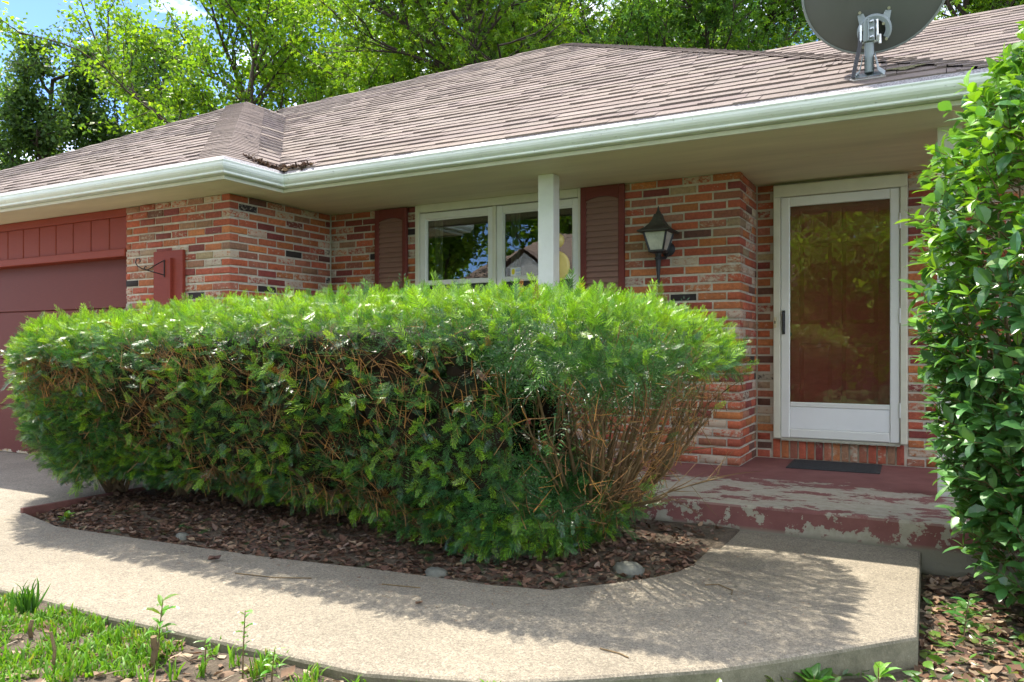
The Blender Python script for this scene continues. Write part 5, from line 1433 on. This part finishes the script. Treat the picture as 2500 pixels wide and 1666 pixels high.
# ---------------------------------------------------------------- trees
def tree(name, label, px, dist, H, Rc, nleaf, lsize, pal, wts, seed, star=False, lean=(0, 0), z0=None, multi=1, loc=None, group='trees behind the house', crown_lo=0.28, trunk_r=None, jit=0.42):
    r_ = random.Random(seed); rn = np.random.default_rng(seed)
    x, y = loc if loc else at(px, dist)
    t = empty(name, (x, y, -0.3)); tag(t, label, 'tree', group)
    wood = MB(); tips = []
    def grow(p, d, L, rad, lev):
        npt = 5; pts = [p]; dirs = d.copy(); q = p.copy()
        for i in range(npt):
            dirs = (dirs + Vector((r_.gauss(0, .13), r_.gauss(0, .13), r_.gauss(0.04, .09)))).normalized(); q = q + dirs * (L / npt); pts.append(q.copy())
        wood.tube([tuple(a) for a in pts], [rad * (1 - 0.62 * i / npt) for i in range(npt + 1)], 7 if lev == 0 else (5 if lev == 1 else 3), False)
        if lev >= 2: tips.extend((pts[i].copy(), lev) for i in range(1, npt + 1))
        elif lev == 1: tips.extend((pts[i].copy(), lev) for i in range(3, npt + 1))
        if lev < 3:
            nb = {0: int(17), 1: 7, 2: 3}[lev]
            for i in range(nb):
                f_ = (crown_lo + (1 - crown_lo) * (i + r_.random()) / nb) if lev == 0 else r_.uniform(0.25, 1.0)
                k2 = min(npt - 1, int(f_ * npt)); b0 = pts[k2].lerp(pts[k2 + 1], f_ * npt - k2)
                a = r_.uniform(0, 6.28) if lev else i * 2.4 + r_.uniform(-.5, .5)
                ax = dirs.cross(Vector((math.cos(a), math.sin(a), 0.1))).normalized(); sp_ = r_.uniform(0.55, 1.0) if lev == 0 else r_.uniform(0.4, 0.95)
                nd = (Quaternion(ax, sp_) @ ((pts[k2 + 1] - pts[k2]).normalized())).normalized()
                if lev == 0: nl_ = Rc * (1.15 - 0.75 * abs(f_ - 0.55) * 1.3) * r_.uniform(0.8, 1.15)
                else: nl_ = L * r_.uniform(0.35, 0.6)
                grow(b0, nd, nl_, rad * (0.42 if lev == 0 else 0.5), lev + 1)
    for k2 in range(multi):
        a = 2 * math.pi * k2 / max(1, multi); sprd = 0.0 if multi == 1 else 0.28
        grow(Vector((0.25 * math.cos(a) * (multi > 1), 0.25 * math.sin(a) * (multi > 1), 0)), Vector((lean[0] + sprd * math.cos(a), lean[1] + sprd * math.sin(a), 1)).normalized(), H * (0.92 if multi > 1 else 0.95), (trunk_r or H * 0.014) * (0.75 if multi > 1 else 1), 0)
    wood.build('trunk', M['bark'], t, smooth=True)
    tp_ = np.array([tuple(p) for p, l in tips]); i = rn.integers(0, len(tp_), nleaf)
    P = tp_[i] + rn.normal(size=(nleaf, 3)) * [jit * 0.5, jit * 0.5, jit * 0.42]
    D = rn.normal(size=(nleaf, 3)); D[:, 2] -= 0.5; up = rn.normal(size=(nleaf, 3)) * 0.6; up[:, 2] += 0.9
    s = rn.uniform(lsize * 0.65, lsize * 1.2, nleaf)
    tone = (1 + 0.22 * vnoise(tp_, 1.1, seed))[i][:, None]
    col = colours(nleaf, pal, wts, 0.2) * tone
    tv, tt = (STARV, START) if star else (OVALV * [1.5, 1, 1], OVALT)
    V, T, Cc = scatter(tv, tt, frames(D, up) * s[:, None, None], P, col)
    tag(np_obj('crown', V, T, M['leaf'], t, Cc), kind='stuff')
    return t
LIGHT = [(0.145, 0.290, 0.024), (0.19, 0.36, 0.028), (0.10, 0.22, 0.024), (0.25, 0.40, 0.03)]
DARK = [(0.075, 0.155, 0.044), (0.10, 0.195, 0.050), (0.060, 0.130, 0.044), (0.13, 0.24, 0.05)]
def bt(*a, **k): return tree('broadleaf_tree', *a, **k)
bt('dark green far tree at the left edge against the blue sky', -80, 30, 10.6, 2.6, 24000, 0.17, DARK, (3, 3, 2, 1), 41)
bt('dark green pointed far tree under the open blue sky', 115, 28, 11.3, 2.1, 26000, 0.16, DARK, (3, 3, 2, 1), 42)
bt('lower dark tree in the gap left of the big leaning tree', 320, 30, 9.0, 2.4, 20000, 0.17, DARK, (3, 3, 2, 1), 43)
bt('big sunlit tree leaning left behind the garage roof peak', 660, 21, 12.0, 4.2, 40000, 0.15, LIGHT, (3, 3, 3, 2), 44, lean=(-0.14, 0))
bt('bright green tree behind the left part of the main ridge', 960, 19.5, 11.0, 3.6, 30000, 0.15, LIGHT, (3, 3, 3, 2), 45, star=True)
bt('tree with one stout bare trunk showing above the roof peak', 1325, 18.0, 11.5, 3.2, 22000, 0.15, LIGHT, (3, 3, 3, 2), 46, star=True, crown_lo=0.36, trunk_r=0.19)
bt('many-stemmed tree right of the stout trunk behind the ridge', 1530, 19.5, 11.0, 2.8, 26000, 0.15, LIGHT, (3, 3, 3, 2), 47, star=True, multi=3)
bt('star-leaved tree close behind the roof left of the dish', 1800, 16.5, 10.0, 3.0, 22000, 0.16, [(0.115, 0.265, 0.040), (0.155, 0.33, 0.040), (0.09, 0.215, 0.04)], (3, 3, 2), 48, star=True)
bt('tree hidden mostly by the satellite dish', 2080, 19.0, 11, 3.0, 16000, 0.15, LIGHT, (3, 3, 3, 1), 49, star=True)
bt('green tree above the roof at the top right corner', 2450, 17.0, 10, 3.2, 22000, 0.15, LIGHT, (3, 3, 3, 1), 50, star=True)
bt('distant tree filling in behind the left ridge trees', 1130, 30, 12.5, 3.8, 20000, 0.19, DARK, (3, 3, 2, 2), 51)
bt('distant tree filling in behind the right ridge trees', 1680, 30, 12.5, 3.8, 13000, 0.19, LIGHT, (3, 3, 2, 2), 52)
bt('distant tree behind the big leaning tree', 520, 31, 12, 3.4, 20000, 0.19, DARK, (3, 3, 2, 2), 53)

# ---------------------------------------------------------------- across the street: only seen mirrored in the panes
nb_ = empty('neighbour_house', (-6.6, -20.5, 0.0)); tag(nb_, 'neighbouring house with brown hip roof mirrored in the front window', 'house')
MB().box(-8, 7, -3, 3, -0.3, 2.8).build('wall', M['neigh_wall'], nb_)
MB().add([(-8.6, -3.6, 2.75), (7.6, -3.6, 2.75), (7.6, 3.6, 2.75), (-8.6, 3.6, 2.75), (-5.0, 0, 5.3), (4.0, 0, 5.3)], [(0, 1, 5, 4), (1, 2, 5), (2, 3, 4, 5), (3, 0, 4)]).build('roof', M['neigh_roof'], nb_)
MB().box(-8.6, 7.6, 3.58, 3.64, 2.55, 2.78).box(-8.6, 7.6, 3.0, 3.6, 2.6, 2.62).build('fascia', M['neigh_trim'], nb_)
MB().add([(-5.6, 5.2, 2.7), (-1.4, 5.2, 2.7), (-1.4, 0.4, 2.7), (-5.6, 0.4, 2.7), (-3.5, 5.2, 4.1), (-3.5, 0.4, 4.1)], [(0, 4, 5, 3), (4, 1, 2, 5)]).build('porch_roof', M['neigh_roof'], nb_)
MB().add([(-5.4, 5.1, 2.7), (-1.6, 5.1, 2.7), (-3.5, 5.1, 3.95)], [(0, 2, 1)]).box(-5.4, -1.6, 5.05, 5.12, 2.5, 2.7).build('gable', M['neigh_trim'], nb_)
for x in (-7.2, -4.6, 0.2, 2.4): MB().box(x, x + 1.2, 3.0, 3.05, 0.9, 2.2).build('window', M['neigh_glass'], nb_)
ST_ = ((-2.4, -16.5, 8.0, 2.6, 7000, 'leafy street tree mirrored in the storm door beside the neighbouring house'), (-14.0, -17, 9, 3.2, 16000, 'broad street tree mirrored in the left window sash'), (-11.9, -22.5, 10.0, 3.0, 12000, 'street tree mirrored between the broad one and the neighbouring roof'),
       (0.8, -15.5, 7.5, 2.6, 7000, 'street tree mirrored in the right half of the storm door'), (-10, -27, 14, 4.2, 14000, 'high tree rising behind the neighbouring house'), (-1.0, -30, 15, 4.5, 7000, 'tree beside the neighbouring house at its far end'), (-22, -27, 14, 4.5, 7000, 'distant street tree beyond the driveway end'),
       (-0.5, -11.2, 3.0, 1.5, 6000, 'low bushy tree on the lawn mirrored in the storm door'), (-16, -30, 15, 4.8, 12000, 'tall tree left of the high tree across the street'), (-30, -34, 15, 5, 6000, 'farthest tree at the left end of the street'), (6, -33, 15, 5, 6000, 'tall tree right of the neighbouring house'), (14, -30, 15, 5, 6000, 'farthest tree at the right end of the street'))
for i, (x, y, H, rc, nl, lab) in enumerate(ST_):
    tree('street_tree', lab, 0, 0, H, rc, nl, 0.22 if H < 12 else 0.42, LIGHT, (3, 3, 3, 2), 70 + i, loc=(x, y), group='trees across the street', crown_lo=0.10, jit=0.5 if H < 12 else 0.9)
